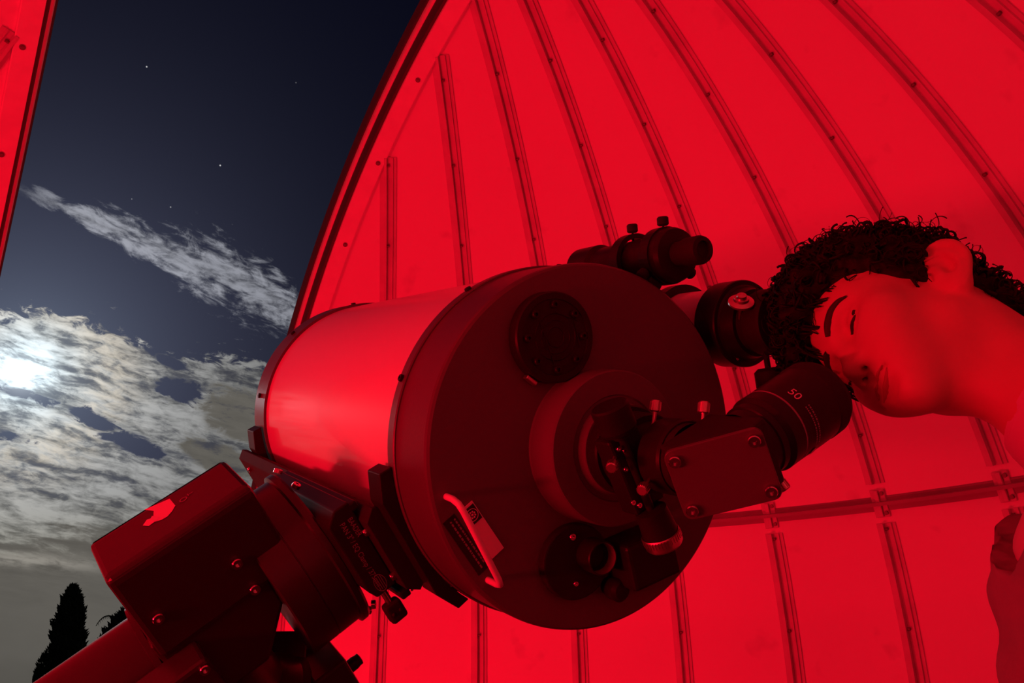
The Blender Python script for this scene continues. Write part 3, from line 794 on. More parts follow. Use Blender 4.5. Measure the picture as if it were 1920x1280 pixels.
put(mkm, 'lock_screw', gt, (-.046, .012, .046), (-.45, .62, .45))
kb = MB(); kb.lathe((0, 0, 0), Zv, [(-.026, .0035), (0, .0035), (0, .012), (.004, .0168), (.022, .0168), (.026, .013), (.026, .0001)], 10, cap0=False, cap1=False)
kbm = kb.mesh('tension_knob'); kbm.materials.append(M_RUBBER)
put(kbm, 'tension_knob', gt, (.002, -.055, .052), (.22, -.95, .12))
# ring clamps that carry it
def ring_band(c, r0, r1, z0, z1, a0, a1, n=40):
    mb = MB(); vs = []; p = [(r0, z0), (r1, z0), (r1, z1), (r0, z1)]
    for j in range(n + 1):
        a = a0 + (a1 - a0) * j / n; vs += [V(c) + V((math.cos(a) * r, math.sin(a) * r, z)) for r, z in p]
    fs = [[j * 4 + i, j * 4 + (i + 1) % 4, (j + 1) * 4 + (i + 1) % 4, (j + 1) * 4 + i] for j in range(n) for i in range(4)]
    mb.add(vs, fs)
    if abs(a1 - a0) < 6.2: mb.add(vs[:4], [[3, 2, 1, 0]]); mb.add(vs[-4:], [[0, 1, 2, 3]])
    return mb
for z in (-.105, -.36):
    rc = ring_band((0, 0, 0), .0465, .0575, z - .009, z + .009, 0, 2 * PI).build('ring_clamp', M_BLACK, gt)
    dn = V((-.203, -.171, 0)).normalized()
    MB().box(dn * .0625 + Zv * z, dn * .006, Zv.cross(dn) * .020, Zv * .014, .002).build('clamp_foot', M_BLACK, rc)

# ================================================================== finder scope
fc = V((.0815, .2310, .016))
fs_ = empty('finder_scope', TC + TR @ fc, TR); tag(fs_, 'small black finder telescope held in two rings on top of the big tube', 'telescope')
MB().lathe((0, 0, 0), Zv, [(-.205, .0275), (-.202, .030), (-.160, .030), (-.155, .0255), (-.030, .0255), (-.026, .0275)], 48, cap0=True, cap1=False).build('tube', M_BLACK, fs_)
MB().lathe((0, 0, 0), Zv, [(-.046, .0265), (-.046, .0315), (-.043, .0325), (-.018, .0325), (-.012, .030), (-.010, .016)], 48, cap0=False).build('focus_ring', M_BLACK, fs_)
MB().lathe((0, 0, 0), Zv, [(-.012, .0145), (.004, .0145), (.006, .0165), (.026, .0165), (.030, .0150), (.031, .0100), (.027, .0095)], 40, cap0=False).build('eyepiece', M_BLACK2, fs_)
fd = V((.0815, .2310, 0)).normalized(); fx = V((fd.y, -fd.x, 0))
for z in (-.092, -.034):
    rg = ring_band((0, 0, 0), .0285, .0345, z - .008, z + .008, 0, 2 * PI).build('ring', M_BLACK, fs_)
    for a in (90, 210, 330):
        d = V((math.cos(math.radians(a + 14)), math.sin(math.radians(a + 14)), 0))
        q = put(kbm, 'ring_screw', rg, d * .0360 + Zv * z, d, .42)
ft = MB(); ft.box(-fd * .0375 + Zv * -.105, fx * .010, fd * .004, Zv * .075, .002)
ft.build('dovetail_foot', M_BLACK, fs_)
fb = MB().box(fd * .2040 + V((0, 0, -.085)), fx * .016, fd * .0045, Zv * .055, .002).build('finder_shoe', M_BLACK, tel)
put(kbm, 'ring_screw', fs_, -fd * .042 + fx * .018 + Zv * -.045, fx * .6 - fd * .8, .42)

# ================================================================== equatorial mount (local frame: x along the declination axis, y along the polar axis)
MD = V((-0.75546024, 0.22198114, -0.6164448)).normalized(); MP = V((-0.64564512, -0.41226989, 0.64278761)); MP = (MP - MD * MP.dot(MD)).normalized(); MN = MD.cross(MP)
MO = TC + TA * .27
MR = frame3(MD, MP, MN)
mnt = empty('equatorial_mount', MO + MD * .36, MR); tag(mnt, 'dark german equatorial mount with box housing and counterweight shaft, carrying the white telescope', 'mount')
def ml_(s, q, t): return V((s - .36, q, t))
X1, Y1, Z1 = V((1, 0, 0)), V((0, 1, 0)), V((0, 0, 1))
MA = MR.transposed() @ TA; MWv = MR.transposed() @ (TR @ LW)        # tube direction and clamp direction in the mount frame
def dlw(d, l, w): return V((d - .36, 0, 0)) + MA * (l - .27) + MWv * w
sdl = MB()
sdl.prism([dlw(.232, .132, -.068), dlw(.232, .132, .043), dlw(.258, .132, .043), dlw(.264, .132, .030), dlw(.264, .132, -.056), dlw(.250, .132, -.068)], MA * .29, .002)
for sgn in (-1, 1):
    sdl.box(dlw(.230, .277, sgn * .0600), X1 * .006, MA * .145, MWv * .005, .002)
sad = sdl.build('saddle', M_BLACK, mnt)
wx = MB()
text_on(wx, 'BAADER', .0088, dlw(.2425, .1316, -.052), MWv, -X1, 'LEFT', .0004, .72)
text_on(wx, 'PAN 3" / EQ Clamp / 375mm', .0088, dlw(.2525, .1316, -.052), MWv, -X1, 'LEFT', .0004, .80)
wx.build('clamp_lettering', M_GREYP, sad)
og = MB(); oc = dlw(.2475, .1314, .030)
for k, (ra, rb) in enumerate(((.0105, .0068), (.0098, .0061))): pass
vs = []
for i in range(28):
    t = 2 * PI * i / 28
    for f_ in (1.0, .92): vs.append(oc + MWv * math.cos(t) * .0105 * f_ + X1 * math.sin(t) * .0070 * f_)
og.add(vs, [[2 * i, 2 * ((i + 1) % 28), 2 * ((i + 1) % 28) + 1, 2 * i + 1] for i in range(28)])
for y in (-.0035, -.0012, .0012, .0035): og.box(oc + X1 * y, MWv * .0078, X1 * .0003, MA * .0002)
og.build('oval_logo', M_GREYP, sad)
kc = dlw(.2475, .145, .043)
ck = MB(); ck.cyl(kc - MWv * .002, kc + MWv * .018, .004, 14); ck.build('clamp_spindle', M_STEEL, sad)
ck = MB(); ck.box(kc + MWv * .030, MWv * .012, X1 * .0105, MA * .0085, .004, 3)
for y in (-.0045, .0045): ck.sphere(kc + MWv * .030 + X1 * y - MA * .0085, .0024, 10, 6)
ck.build('clamp_knob', M_RUBBER, sad)
MB().box(kc - MWv * .001, MWv * .0018, X1 * .010, MA * .010, .001).build('clamp_end_plate', M_STEEL, sad)
dh = MB()
dh.lathe(ml_(.262, 0, 0), X1, [(0, .100), (.0, .104), (.003, .106), (.010, .106), (.012, .101), (.040, .101), (.0405, .100), (.0415, .100), (.042, .101), (.074, .101), (.076, .099)], 80)
dec = dh.build('declination_head', M_MOUNT, mnt)
for i in range(10):
    a = math.radians(-86 + 36 * i); put(screw_me, 'screw', dec, ml_(.258, math.cos(a) * .103, math.sin(a) * .103), V((0, math.cos(a), math.sin(a))) * .6 - X1 * .8, 1.1)
# square housing along the declination axis
hb = MB().prism([ml_(a_, b_, -.062) for a_, b_ in ((.334, .062), (.334, .006), (.380, -.048), (.468, -.048), (.468, .062))], Z1 * .137, .006).build('declination_housing', M_MOUNT, mnt)
bx = MB()
pr = [(.155, -.060), (.155, .027), (.150, .032), (.050, .032), (.040, .022), (.040, -.066), (.149, -.066)]
bx = MB().prism([ml_(.303, q, t) for q, t in pr], X1 * .162, .006)
box = bx.build('motor_box', M_MOUNT, mnt)
for s, q in ((.356, .087), (.355, .047), (.446, .087)): put(screw_me, 'screw', box, ml_(s, q, -.0655), -Z1, 1.3)
for s, q in ((.459, .020), (.459, .004), (.446, -.006)): put(screw_me, 'screw', hb, ml_(s, q, -.0615), -Z1, 1.2)
# sticker on the top of the motor box
st = MB()
pts = [(.401, .026), (.374, .015), (.3735, -.008), (.379, -.015), (.386, -.020), (.393, -.019), (.399, -.014), (.398, -.004), (.394, .010)]
st.add([ml_(s, .1555, t) for s, t in pts], [list(range(len(pts)))])
pts = [(.4105, -.006), (.404, .001), (.398, -.004), (.399, -.014), (.406, -.015)]
st.add([ml_(s, .1555, t) for s, t in pts], [list(range(len(pts)))])
for f in st.f: f.reverse()
stk = st.build('maker_sticker', M_LABEL, box)
st2 = MB(); st2.add([ml_(s, .1558, t) for s, t in ((.402, -.004), (.398, .001), (.3925, -.012), (.398, -.016))], [[0, 1, 2, 3]]); st2.build('bright_stripe', M_WHITE, stk)
s3 = MB(); ring_pts = []
for i in range(16):
    a = 2 * PI * i / 16
    for rr_ in (1.0, .72): ring_pts.append(ml_(.3635 + .0045 * math.cos(a) * rr_, .1557, -.006 + .0045 * math.sin(a) * rr_))
s3.add(ring_pts, [[2 * i, 2 * i + 1, 2 * ((i + 1) % 16) + 1, 2 * ((i + 1) % 16)] for i in range(16)])
s3.box(ml_(.357, .1557, -.003), X1 * .0004, Y1 * .0002, Z1 * .003); s3.box(ml_(.354, .1557, -.003), X1 * .003, Y1 * .0002, Z1 * .0004)
s3.build('printed_marks', M_GREYP, box)
# counterweight shaft with weights
MB().lathe(ml_(.468, 0, 0), X1, [(0, .070), (.006, .070), (.008, .060), (.24, .060), (.244, .050), (.244, .020), (.70, .020), (.70, .026), (.716, .026)], 56).build('counterweight_shaft', M_MOUNT, mnt)
for s in (.86, .98):
    w = MB().lathe(ml_(s, 0, 0), X1, [(0, .020), (0, .118), (.006, .125), (.074, .125), (.080, .118), (.080, .020)], 56, cap0=False, cap1=False).build('counterweight', M_BLACK2, mnt)
# front cover plate low on the housing
fp = MB().abox(ml_(.430, -.075, -.104), ml_(.60, .036, -.058), .005).build('drive_cover', M_MOUNT, mnt)
for s, q in ((.437, .028), (.437, -.014)): put(screw_me, 'screw', fp, ml_(s, q, -.1035), -Z1, 1.2)
# polar axis housing going down to the pier
pa = MB(); pa.lathe(ml_(.425, -.046, 0), -Y1, [(0, .050), (.055, .054), (.075, .072), (.08, .080), (.20, .085), (.204, .082), (.34, .078)], 64)
pah = pa.build('polar_housing', M_MOUNT, mnt)
MB().abox(ml_(.310, -.33, -.048), ml_(.356, -.127, .045), .004).build('polar_motor_box', M_MOUNT, mnt)
MB().lathe(ml_(.311, -.172, -.012), -X1, [(0, .0085), (.012, .0085), (.016, .0075), (.020, .0075), (.021, .005)], 20).build('port_cap', M_BLACK, mnt)
# fork base under the polar housing
base_w = MO + MR @ V((.40, -.325, 0))
inv = mnt.matrix_world.inverted() if False else None
PX, PY, PZ = base_w.x, base_w.y, base_w.z
def to_m(w): return MR.transposed() @ (V(w) - (MO + MD * .36))
ft = MB()
tz = MO + MR @ V((.352, -.083, .02)); rh = V((CR.x, CR.y, 0)).normalized(); fh = V((-rh.y, rh.x, 0))
ft.prism([to_m(tz + rh * a + fh * .02 + V((0, 0, b))) for a, b in ((-.030, 0), (.030, 0), (.030, -.22), (-.010, -.22), (-.022, -.06))], MR.transposed() @ (fh * .030), .002)
hz = V((MP.x, MP.y, 0)).normalized(); sdv = V((-hz.y, hz.x, 0))
for sg in (-1, 1):
    c0 = V((PX, PY, PZ)) + sdv * sg * .105
    ft.prism([to_m(c0 + hz * a + V((0, 0, b)) - sdv * .012) for a, b in ((-.12, -.20), (.12, -.20), (.13, -.02), (.07, .08), (-.03, .06), (-.11, -.05))], MR.transposed() @ (sdv * .024), .003)
fbz = PZ - .20
ft.lathe(to_m(V((PX, PY, fbz - .03))), MR.transposed() @ V((0, 0, 1)), [(0, .16), (.03, .16)], 56)
ft.build('fork_base', M_MOUNT, mnt)
pier = empty('pier', (PX, PY, 0)); tag(pier, 'dark steel pier column standing on the dome floor under the mount', 'pier')
MB().lathe((0, 0, 0), Zv, [(0, .20), (.02, .20)], 48).build('foot_plate', M_MOUNT, pier)
MB().lathe((0, 0, .02), Zv, [(0, .11), (fbz - .03 - .04, .11)], 48).build('column', M_MOUNT, pier)
MB().lathe((0, 0, fbz - .05), Zv, [(0, .17), (.02, .17)], 48).build('top_plate', M_MOUNT, pier)
for i in range(6):
    a = PI / 3 * i; put(screw_me, 'anchor_bolt', pier, (.175 * math.cos(a), .175 * math.sin(a), .02), Zv, 2.4)

# ================================================================== person
HS = 0.95                                             # head scale
HL = (CR * -0.0458 + CU * 0.8989 + CF * -0.4358).normalized()
HU = (CR * -0.2383 + CU * 0.4138 + CF * 0.8786).normalized()
HF = HL.cross(HU).normalized(); HU = HF.cross(HL).normalized()
_y = math.radians(6.0); HF, HL = (HF * math.cos(_y) - HL * math.sin(_y)).normalized(), (HL * math.cos(_y) + HF * math.sin(_y)).normalized()
HO = cp(0.3435, 0.0060, 0.8235)
def hw(p): return HO + (HL * p[0] + HU * p[1] + HF * p[2]) * HS
HM = np.array([list(HL), list(HU), list(HF)]); HOn = np.array(list(HO))
def to_head(P): return ((P - HOn) @ HM.T) / HS
def smin(a, b, k):
    h = np.maximum(k - np.abs(a - b), 0) / k
    return np.minimum(a, b) - h * h * k * 0.25
def smax(a, b, k): return -smin(-a, -b, k)
def s_sph(P, c, r): return np.linalg.norm(P - np.array(c), axis=-1) - r
def s_ell(P, c, r, rot=None):
    Q = P - np.array(c)
    if rot is not None: Q = Q @ np.array(rot)
    r = np.array(r); k0 = np.linalg.norm(Q / r, axis=-1); k1 = np.linalg.norm(Q / (r * r), axis=-1)
    return k0 * (k0 - 1) / np.maximum(k1, 1e-9)
def s_cap(P, a, b, ra, rb=None):
    rb = ra if rb is None else rb; a = np.array(a); b = np.array(b); ab = b - a
    t = np.clip(((P - a) @ ab) / (ab @ ab), 0, 1)
    return np.linalg.norm(P - a - t[..., None] * ab, axis=-1) - (ra + (rb - ra) * t)
def s_chain(P, pts, rs, k=0.0):
    d = None
    for i in range(len(pts) - 1):
        e = s_cap(P, pts[i], pts[i + 1], rs[i], rs[i + 1]); d = e if d is None else (np.minimum(d, e) if k == 0 else smin(d, e, k))
    return d
def head_sdf(Q):
    """Q in head coordinates: x person's left, y up, z forward; origin between the eyes"""
    d = s_ell(Q, (0, .036, -.088), (.075, .085, .091))
    d = smin(d, s_ell(Q, (0, .034, -.045), (.066, .056, .054)), .03)
    d = smin(d, s_ell(Q, (0, -.030, -.052), (.055, .066, .060)), .03)
    d = smin(d, s_ell(Q, (0, -.078, -.036), (.038, .036, .047)), .03)
    d = smin(d, s_sph(Q, (0, -.103, -.008), .0185), .028)
    for s in (1, -1):
        d = smin(d, s_sph(Q, (s * .042, -.066, -.072), .016), .028)          # jaw angle
        d = smin(d, s_sph(Q, (s * .042, -.028, -.022), .022), .03)           # cheekbone
        d = smin(d, s_ell(Q, (s * .024, -.058, -.013), (.023, .026, .021)), .03)
        d = smin(d, s_cap(Q, (s * .010, .016, -.003), (s * .044, .019, -.021), .0105, .010), .016)   # brow
    for s in (1, -1):
        d = smax(d, -s_ell(Q, (s * .031, -.003, .010), (.019, .0125, .018)), .016)   # socket
        d = smin(d, s_ell(Q, (s * .0315, -.003, -.0125), (.0165, .0135, .0140)), .006)  # closed lids
        d = smax(d, -s_chain(Q, [(s * .0180, -.0060, .004), (s * .026, -.0078, .0045), (s * .036, -.0075, .001), (s * .0455, -.0045, -.008)], [.0010, .0013, .0013, .0008]), .0025)
        d = smax(d, -s_chain(Q, [(s * .018, .0055, .004), (s * .031, .0085, .003), (s * .045, .0045, -.009)], [.0008, .0011, .0008]), .004)
    # nose
    d = smin(d, s_chain(Q, [(0, .010, -.002), (0, -.012, .0085), (0, -.034, .0185), (0, -.043, .0215)], [.0085, .0078, .0090, .0110]), .012)
    for s in (1, -1):
        d = smin(d, s_ell(Q, (s * .0125, -.0475, .0115), (.0078, .0085, .0105)), .007)
    d = smin(d, s_cap(Q, (0, -.0505, .018), (0, -.057, .007), .0052), .006)
    for s in (1, -1):
        d = smax(d, -s_cap(Q, (s * .0066, -.0565, .0175), (s * .0060, -.046, .010), .0036, .0030), .003)
    # mouth
    d = smin(d, s_chain(Q, [(-.023, -.0775, .0015), (-.009, -.0735, .0098), (0, -.0745, .0108), (.009, -.0735, .0098), (.023, -.0775, .0015)], [.0030, .0052, .0048, .0052, .0030]), .008)
    d = smin(d, s_chain(Q, [(-.020, -.0815, .0015), (0, -.0845, .0085), (.020, -.0815, .0015)], [.0032, .0066, .0032]), .008)
    d = smax(d, -s_chain(Q, [(-.0285, -.0780, .003), (-.014, -.0785, .0145), (0, -.0792, .0170), (.014, -.0785, .0145), (.0285, -.0780, .003)], [.0012, .0018, .0018, .0018, .0012]), .004)
    d = smax(d, -s_cap(Q, (0, -.061, .0150), (0, -.070, .0175), .0030), .006)
    d = smax(d, -s_ell(Q, (0, -.0935, .0165), (.016, .0045, .008)), .010)
    # ears
    for s in (1, -1):
        c = np.array((s * .0815, -.024, -.098)); a = math.radians(16)
        fl_ = s * -.70; R_ = np.array([[math.cos(fl_), 0, -math.sin(fl_)], [0, 1, 0], [math.sin(fl_), 0, math.cos(fl_)]]).T
        R2 = np.array([[1, 0, 0], [0, math.cos(a), -math.sin(a)], [0, math.sin(a), math.cos(a)]])
        E_ = (Q - c) @ (R_ @ R2.T)
        e = s_ell(E_, (0, .004, 0), (.0062, .0325, .0215))
        e = smin(e, s_ell(E_, (-.001 * s, -.024, .004), (.0065, .0110, .0095)), .008)
        hel = [(s * .0040, .004 + .0297 * math.sin(t), .000 + .0192 * math.cos(t)) for t in np.linspace(-2.4, .35, 10)[::-1] + PI]
        e = smax(e, -s_ell(E_, (s * .0080, .007, .0005), (.0072, .0225, .0128)), .003)
        e = smin(e, s_chain(E_, [(s * .0035, .021, .0), (s * .0042, .010, -.0065), (s * .0040, -.004, -.0085), (s * .0042, -.015, -.003)], [.0030, .0034, .0034, .0030]), .004)
        e = smin(e, s_chain(E_, hel, [.0032] * 10), .003)
        e = smax(e, -s_ell(E_, (s * .0070, -.005, .0030), (.0082, .0100, .0070)), .003)
        e = smin(e, s_ell(E_, (s * .002, -.005, .0125), (.005, .0065, .0040)), .004)      # tragus
        d = smin(d, e, .006)
    return d
NB = V((0.412, -0.778, 1.458)); NS = hw((0, -.052, -.096)); 
SHR = V((0.482, -0.712, 1.380)); SHL = V((0.56, -1.07, 1.40))
CH = V((0.54, -0.90, 1.26)); PEL = V((0.60, -0.95, 0.93))
def vn(*a): return [np.array(list(p)) for p in a]
def body_sdf(P):
    d = head_sdf(to_head(P)) * HS
    c0 = np.array(list(hw((0, -.075, -.062)))); 
    nk = s_chain(P, vn(hw((0, -.020, -.104)), NS, NB), [.048, .0465, .054], .03)
    d = smin(d, nk, .030)
    # sternomastoid and throat
    d = smin(d, s_cap(P, np.array(list(hw((.040, -.080, -.100)))), np.array(list(NB + V((-.03, .0, -.03)))), .012, .013), .022)
    d = smin(d, s_cap(P, np.array(list(hw((0, -.090, -.062)))), np.array(list(NB + V((-.040, .0, -.02)))), .014, .016), .035)
    tr = np.minimum(s_cap(P, np.array(list(NB)), np.array(list(SHR)), .048, .046), s_cap(P, np.array(list(NB)), np.array(list(SHL)), .048, .046))
    d = smin(d, tr, .05)
    d = smin(d, s_cap(P, np.array(list(NB)), np.array(list(CH)), .052, .085), .05)
    return d
def surface_nets(f, lo, hi, h):
    lo = np.array(lo); hi = np.array(hi); n = np.ceil((hi - lo) / h).astype(int) + 1
    ax = [lo[i] + h * np.arange(n[i]) for i in range(3)]
    val = np.empty(n, dtype=np.float32)
    for i in range(n[0]):
        g = np.stack(np.meshgrid(ax[0][i:i + 1], ax[1], ax[2], indexing='ij'), -1).reshape(-1, 3)
        val[i] = f(g).reshape(n[1], n[2])
    s = val < 0
    c = [s[a:n[0] - 1 + a, b:n[1] - 1 + b, e:n[2] - 1 + e] for a in (0, 1) for b in (0, 1) for e in (0, 1)]
    cnt = sum(x.astype(np.int8) for x in c); act = (cnt > 0) & (cnt < 8)
    idx = -np.ones(act.shape, dtype=np.int64); ii = np.argwhere(act); idx[act] = np.arange(len(ii))
    acc = np.zeros((len(ii), 3)); num = np.zeros(len(ii))
    offs = [(a, b, e) for a in (0, 1) for b in (0, 1) for e in (0, 1)]
    for p in range(8):
        for q in range(p + 1, 8):
            a, b = np.array(offs[p]), np.array(offs[q])
            if np.abs(a - b).sum() != 1: continue
            va = val[tuple((ii + a).T)]; vb = val[tuple((ii + b).T)]
            m = (va < 0) != (vb < 0); t = np.where(m, va / np.where(m, va - vb, 1), 0)
            acc += np.where(m[:, None], a + (b - a) * t[:, None], 0); num += m
    verts = lo + (ii + acc / num[:, None]) * h
    faces = []
    for axis in range(3):
        d = np.zeros(3, int); d[axis] = 1
        sl0 = [slice(None)] * 3; sl1 = [slice(None)] * 3; sl0[axis] = slice(0, -1); sl1[axis] = slice(1, None)
        a = s[tuple(sl0)]; b = s[tuple(sl1)]; e = np.argwhere(a != b)
        u, w = [k for k in range(3) if k != axis]
        ok = (e[:, u] > 0) & (e[:, w] > 0) & (e[:, u] < n[u] - 1) & (e[:, w] < n[w] - 1); e = e[ok]
        du = np.zeros(3, int); du[u] = 1; dv = np.zeros(3, int); dv[w] = 1
        q = np.stack([idx[tuple((e - du - dv).T)], idx[tuple((e - dv).T)], idx[tuple(e.T)], idx[tuple((e - du).T)]], 1)
        ins = a[tuple(e.T)]
        if axis == 1: ins = ~ins
        q = np.where(ins[:, None], q, q[:, ::-1]); faces.append(q)
    return verts, np.concatenate(faces)
def relax(f, v, it=2, eps=5e-4):
    for _ in range(it):
        d = f(v); g = np.stack([f(v + np.eye(3)[k] * eps) - d for k in range(3)], 1) / eps
        gn = np.maximum((g * g).sum(1), .2); v = v - g * np.clip(d / gn, -.003, .003)[:, None]
    return v
def np_mesh(name, v, f, m, parent=None, smooth=True):
    me = bpy.data.meshes.new(name); me.from_pydata([tuple(p) for p in v], [], [list(map(int, q)) for q in f])
    me.polygons.foreach_set('use_smooth', [smooth] * len(me.polygons)); me.update(); me.materials.append(m)
    o = bpy.data.objects.new(name, me); COL.objects.link(o)
    if parent: o.parent = parent
    return o
hc = np.array(list(hw((0, -.01, -.085)))); 
bv, bf = surface_nets(body_sdf, np.minimum(hc - .16, [.30, -1.12, 1.12]), np.maximum(hc + [.14, .15, .16], [.66, -.55, 1.5]), .0042)
bv = relax(body_sdf, bv, 3)
person = np_mesh('person', bv, bf, M_SKIN)
tag(person, 'young man with dark curly hair and open jacket, tilting his head to the eyepiece', 'person')

# brows, lashes and lips follow the face
def face_point(x, y, z0=.06):
    z = np.full(len(x), z0); Q = np.stack([x, y, z], 1)
    for _ in range(60): Q[:, 2] -= np.clip(head_sdf(Q), -.01, .01) * .7
    return Q
def face_strip(name, cl, wid, m, lift=.0012, n=28, k=6):
    """a padded strip along a curve on the face (head coordinates x, y)"""
    cl = np.array(cl); t = np.linspace(0, 1, n); s = np.linspace(0, 1, len(cl))
    cx = np.interp(t, s, cl[:, 0]); cy = np.interp(t, s, cl[:, 1])
    for _ in range(4): cx[1:-1] = (cx[:-2] + 2 * cx[1:-1] + cx[2:]) / 4; cy[1:-1] = (cy[:-2] + 2 * cy[1:-1] + cy[2:]) / 4
    w = np.interp(t, np.linspace(0, 1, len(wid)), wid); tx, ty = np.gradient(cx), np.gradient(cy); L = np.hypot(tx, ty); nx, ny = -ty / L, tx / L
    rows = []
    for j in range(k + 1):
        u = j / k * 2 - 1; q = face_point(cx + nx * w * u, cy + ny * w * u); q[:, 2] += lift * (1 - u * u) - .0003
        rows.append(q)
    v = np.concatenate(rows); f = []
    for j in range(k):
        for i in range(n - 1): f.append([j * n + i, j * n + i + 1, (j + 1) * n + i + 1, (j + 1) * n + i])
    W_ = HOn + (v * HS) @ HM
    return np_mesh(name, W_, f, m, person)
for s in (1, -1):
    face_strip('eyebrow', [(s * .010, .0145), (s * .022, .0215), (s * .036, .0245), (s * .046, .0215), (s * .054, .014)], [.0030, .0050, .0046, .0034, .0010], M_BROW, .0030)
    face_strip('eyelashes', [(s * .0185, -.0062), (s * .026, -.0078), (s * .036, -.0075), (s * .0462, -.0042)], [.0008, .0014, .0016, .0010], M_BROW, .0030)
    face_strip('nostril', [(s * .0045, -.0545), (s * .0075, -.0558), (s * .0100, -.0530)], [.0012, .0020, .0012], M_BROW, .0004, 10, 3) if False else None
face_strip('lower_lip', [(-.0205, -.0816), (-.011, -.0842), (0, -.0850), (.011, -.0842), (.0205, -.0816)], [.0006, .0024, .0029, .0024, .0006], M_LIP, .0011)
face_strip('upper_lip', [(-.0205, -.0762), (-.010, -.0742), (0, -.0747), (.010, -.0742), (.0205, -.0762)], [.0005, .0016, .0015, .0016, .0005], M_LIP, .0010)

# hair: a dense cap with loose curls on it
from mathutils import noise as mnoise
def hair_line(Q):
    """positive where hair grows: runs from the forehead, over the temple, before the ear, behind it to the nape"""
    x, y, z = np.abs(Q[:, 0]), Q[:, 1], Q[:, 2]
    yb = np.interp(-z, [-.03, .0, .022, .045, .060, .078, .090, .104, .114, .130, .150, .20], [.058, .050, .034, .012, -.006, -.030, .004, .004, -.030, -.060, -.080, -.085])
    return y - yb
def bumps(P, s, a):
    q = P * s
    return a * (np.sin(q[:, 0] * 1.0 + 1.7 * np.sin(q[:, 1] * .9)) * np.sin(q[:, 1] * 1.1 + 1.3 * np.sin(q[:, 2])) * np.sin(q[:, 2] * 1.05 + 1.9 * np.sin(q[:, 0] * .8)))
def hair_sdf(Q):
    d = s_ell(Q, (0, .050, -.086), (.092, .100, .105))
    d = smin(d, s_ell(Q, (0, .086, -.048), (.078, .064, .074)), .03)
    d = smin(d, s_ell(Q, (-.036, .068, .002), (.044, .034, .032)), .02)
    d = smin(d, s_ell(Q, (.016, .078, -.002), (.046, .032, .032)), .02)
    d = smin(d, s_ell(Q, (-.054, .036, -.012), (.022, .036, .026)), .015)
    d = smin(d, s_ell(Q, (0, -.036, -.136), (.058, .056, .036)), .03)
    d = d + bumps(Q, 150., .0065) + bumps(Q + .03, 320., .0030)
    d = smax(d, -hair_line(Q) * .8, .012)
    for s in (1, -1): d = smax(d, -s_ell(Q, (s * .094, -.020, -.096), (.026, .032, .022)), .006)
    return d
hv, hf = surface_nets(hair_sdf, (-.115, -.10, -.225), (.115, .170, .06), .0036)
hair_w = HOn + (hv * HS) @ HM
cap = MB(); cap.v = [tuple(p) for p in hair_w]; cap.f = [list(map(int, q)) for q in hf]; cap.sm = [True] * len(cap.f)
rng = np.random.default_rng(5)
eps = 1e-3; g = np.stack([hair_sdf(hv + np.eye(3)[k] * eps) - hair_sdf(hv - np.eye(3)[k] * eps) for k in range(3)], 1); g /= np.maximum(np.linalg.norm(g, axis=1)[:, None], 1e-9)
out = s_ell(hv, (0, .03, -.085), (.078, .085, .094)) > .001
cand = np.nonzero(out)[0]
def add_curl(c, nrm, rad, turns, length, tr, seg=20):
    ax = V(rng.normal(size=3)).normalized(); nrm = V(nrm)
    ax = (ax - nrm * ax.dot(nrm) * .6 + V((0, -.35, 0))).normalized(); x, y, z = basis(ax); c = V(c); ph = rng.uniform(0, 6.28); pts = []
    for i in range(seg + 1):
        t = i / seg; a = ph + turns * 2 * PI * t; r = rad * (1 - .35 * t)
        q = c + z * (length * (t - .5)) + (x * math.cos(a) + y * math.sin(a)) * r + nrm * (rad * .4)
        pts.append(HO + (HL * q.x + HU * q.y + HF * q.z) * HS)
    cap.tube(pts, [tr * (1 - .75 * (i / seg)) for i in range(seg + 1)], 4, False)
for k in rng.choice(cand, 1500): add_curl(hv[k] - g[k] * .001, g[k], rng.uniform(.0045, .0085), rng.uniform(.8, 1.7), rng.uniform(.006, .018), rng.uniform(.0011, .0020), 16)
for k in rng.choice(cand, 260): add_curl(hv[k] + g[k] * rng.uniform(.002, .010), g[k], rng.uniform(.006, .012), rng.uniform(.6, 1.2), rng.uniform(.008, .03), rng.uniform(.0005, .0008), 18)
# locks over the forehead
for x0, y0, z0, x1, y1, z1 in ((-.05, .062, -.005, -.052, .012, -.004), (-.036, .066, .008, -.040, .016, .010), (-.020, .068, .014, -.018, .026, .016), (.004, .070, .012, .010, .034, .012), (.026, .066, .002, .034, .038, .002), (-.060, .05, -.02, -.064, .0, -.016), (.046, .060, -.014, .050, .030, -.012)):
    for r_ in range(7):
        j = rng.normal(size=6) * .004; a = np.array((x0, y0, z0)) + j[:3]; b = np.array((x1, y1, z1)) + j[3:]; ph = rng.uniform(0, 6.28); pts = []
        for i in range(22):
            t = i / 21; q = a + (b - a) * t; w = .0048 * math.sin(PI * min(1, t * 1.6 + .1))
            q = q + np.array((math.cos(ph + t * 9) * w, 0, math.sin(ph + t * 9) * w + .008 * math.sin(PI * t)))
            pts.append(HO + (HL * q[0] + HU * q[1] + HF * q[2]) * HS)
        cap.tube(pts, [.0019 * (1 - .6 * i / 21) for i in range(22)], 5, False)
hr = cap.build('hair', M_HAIR, person)

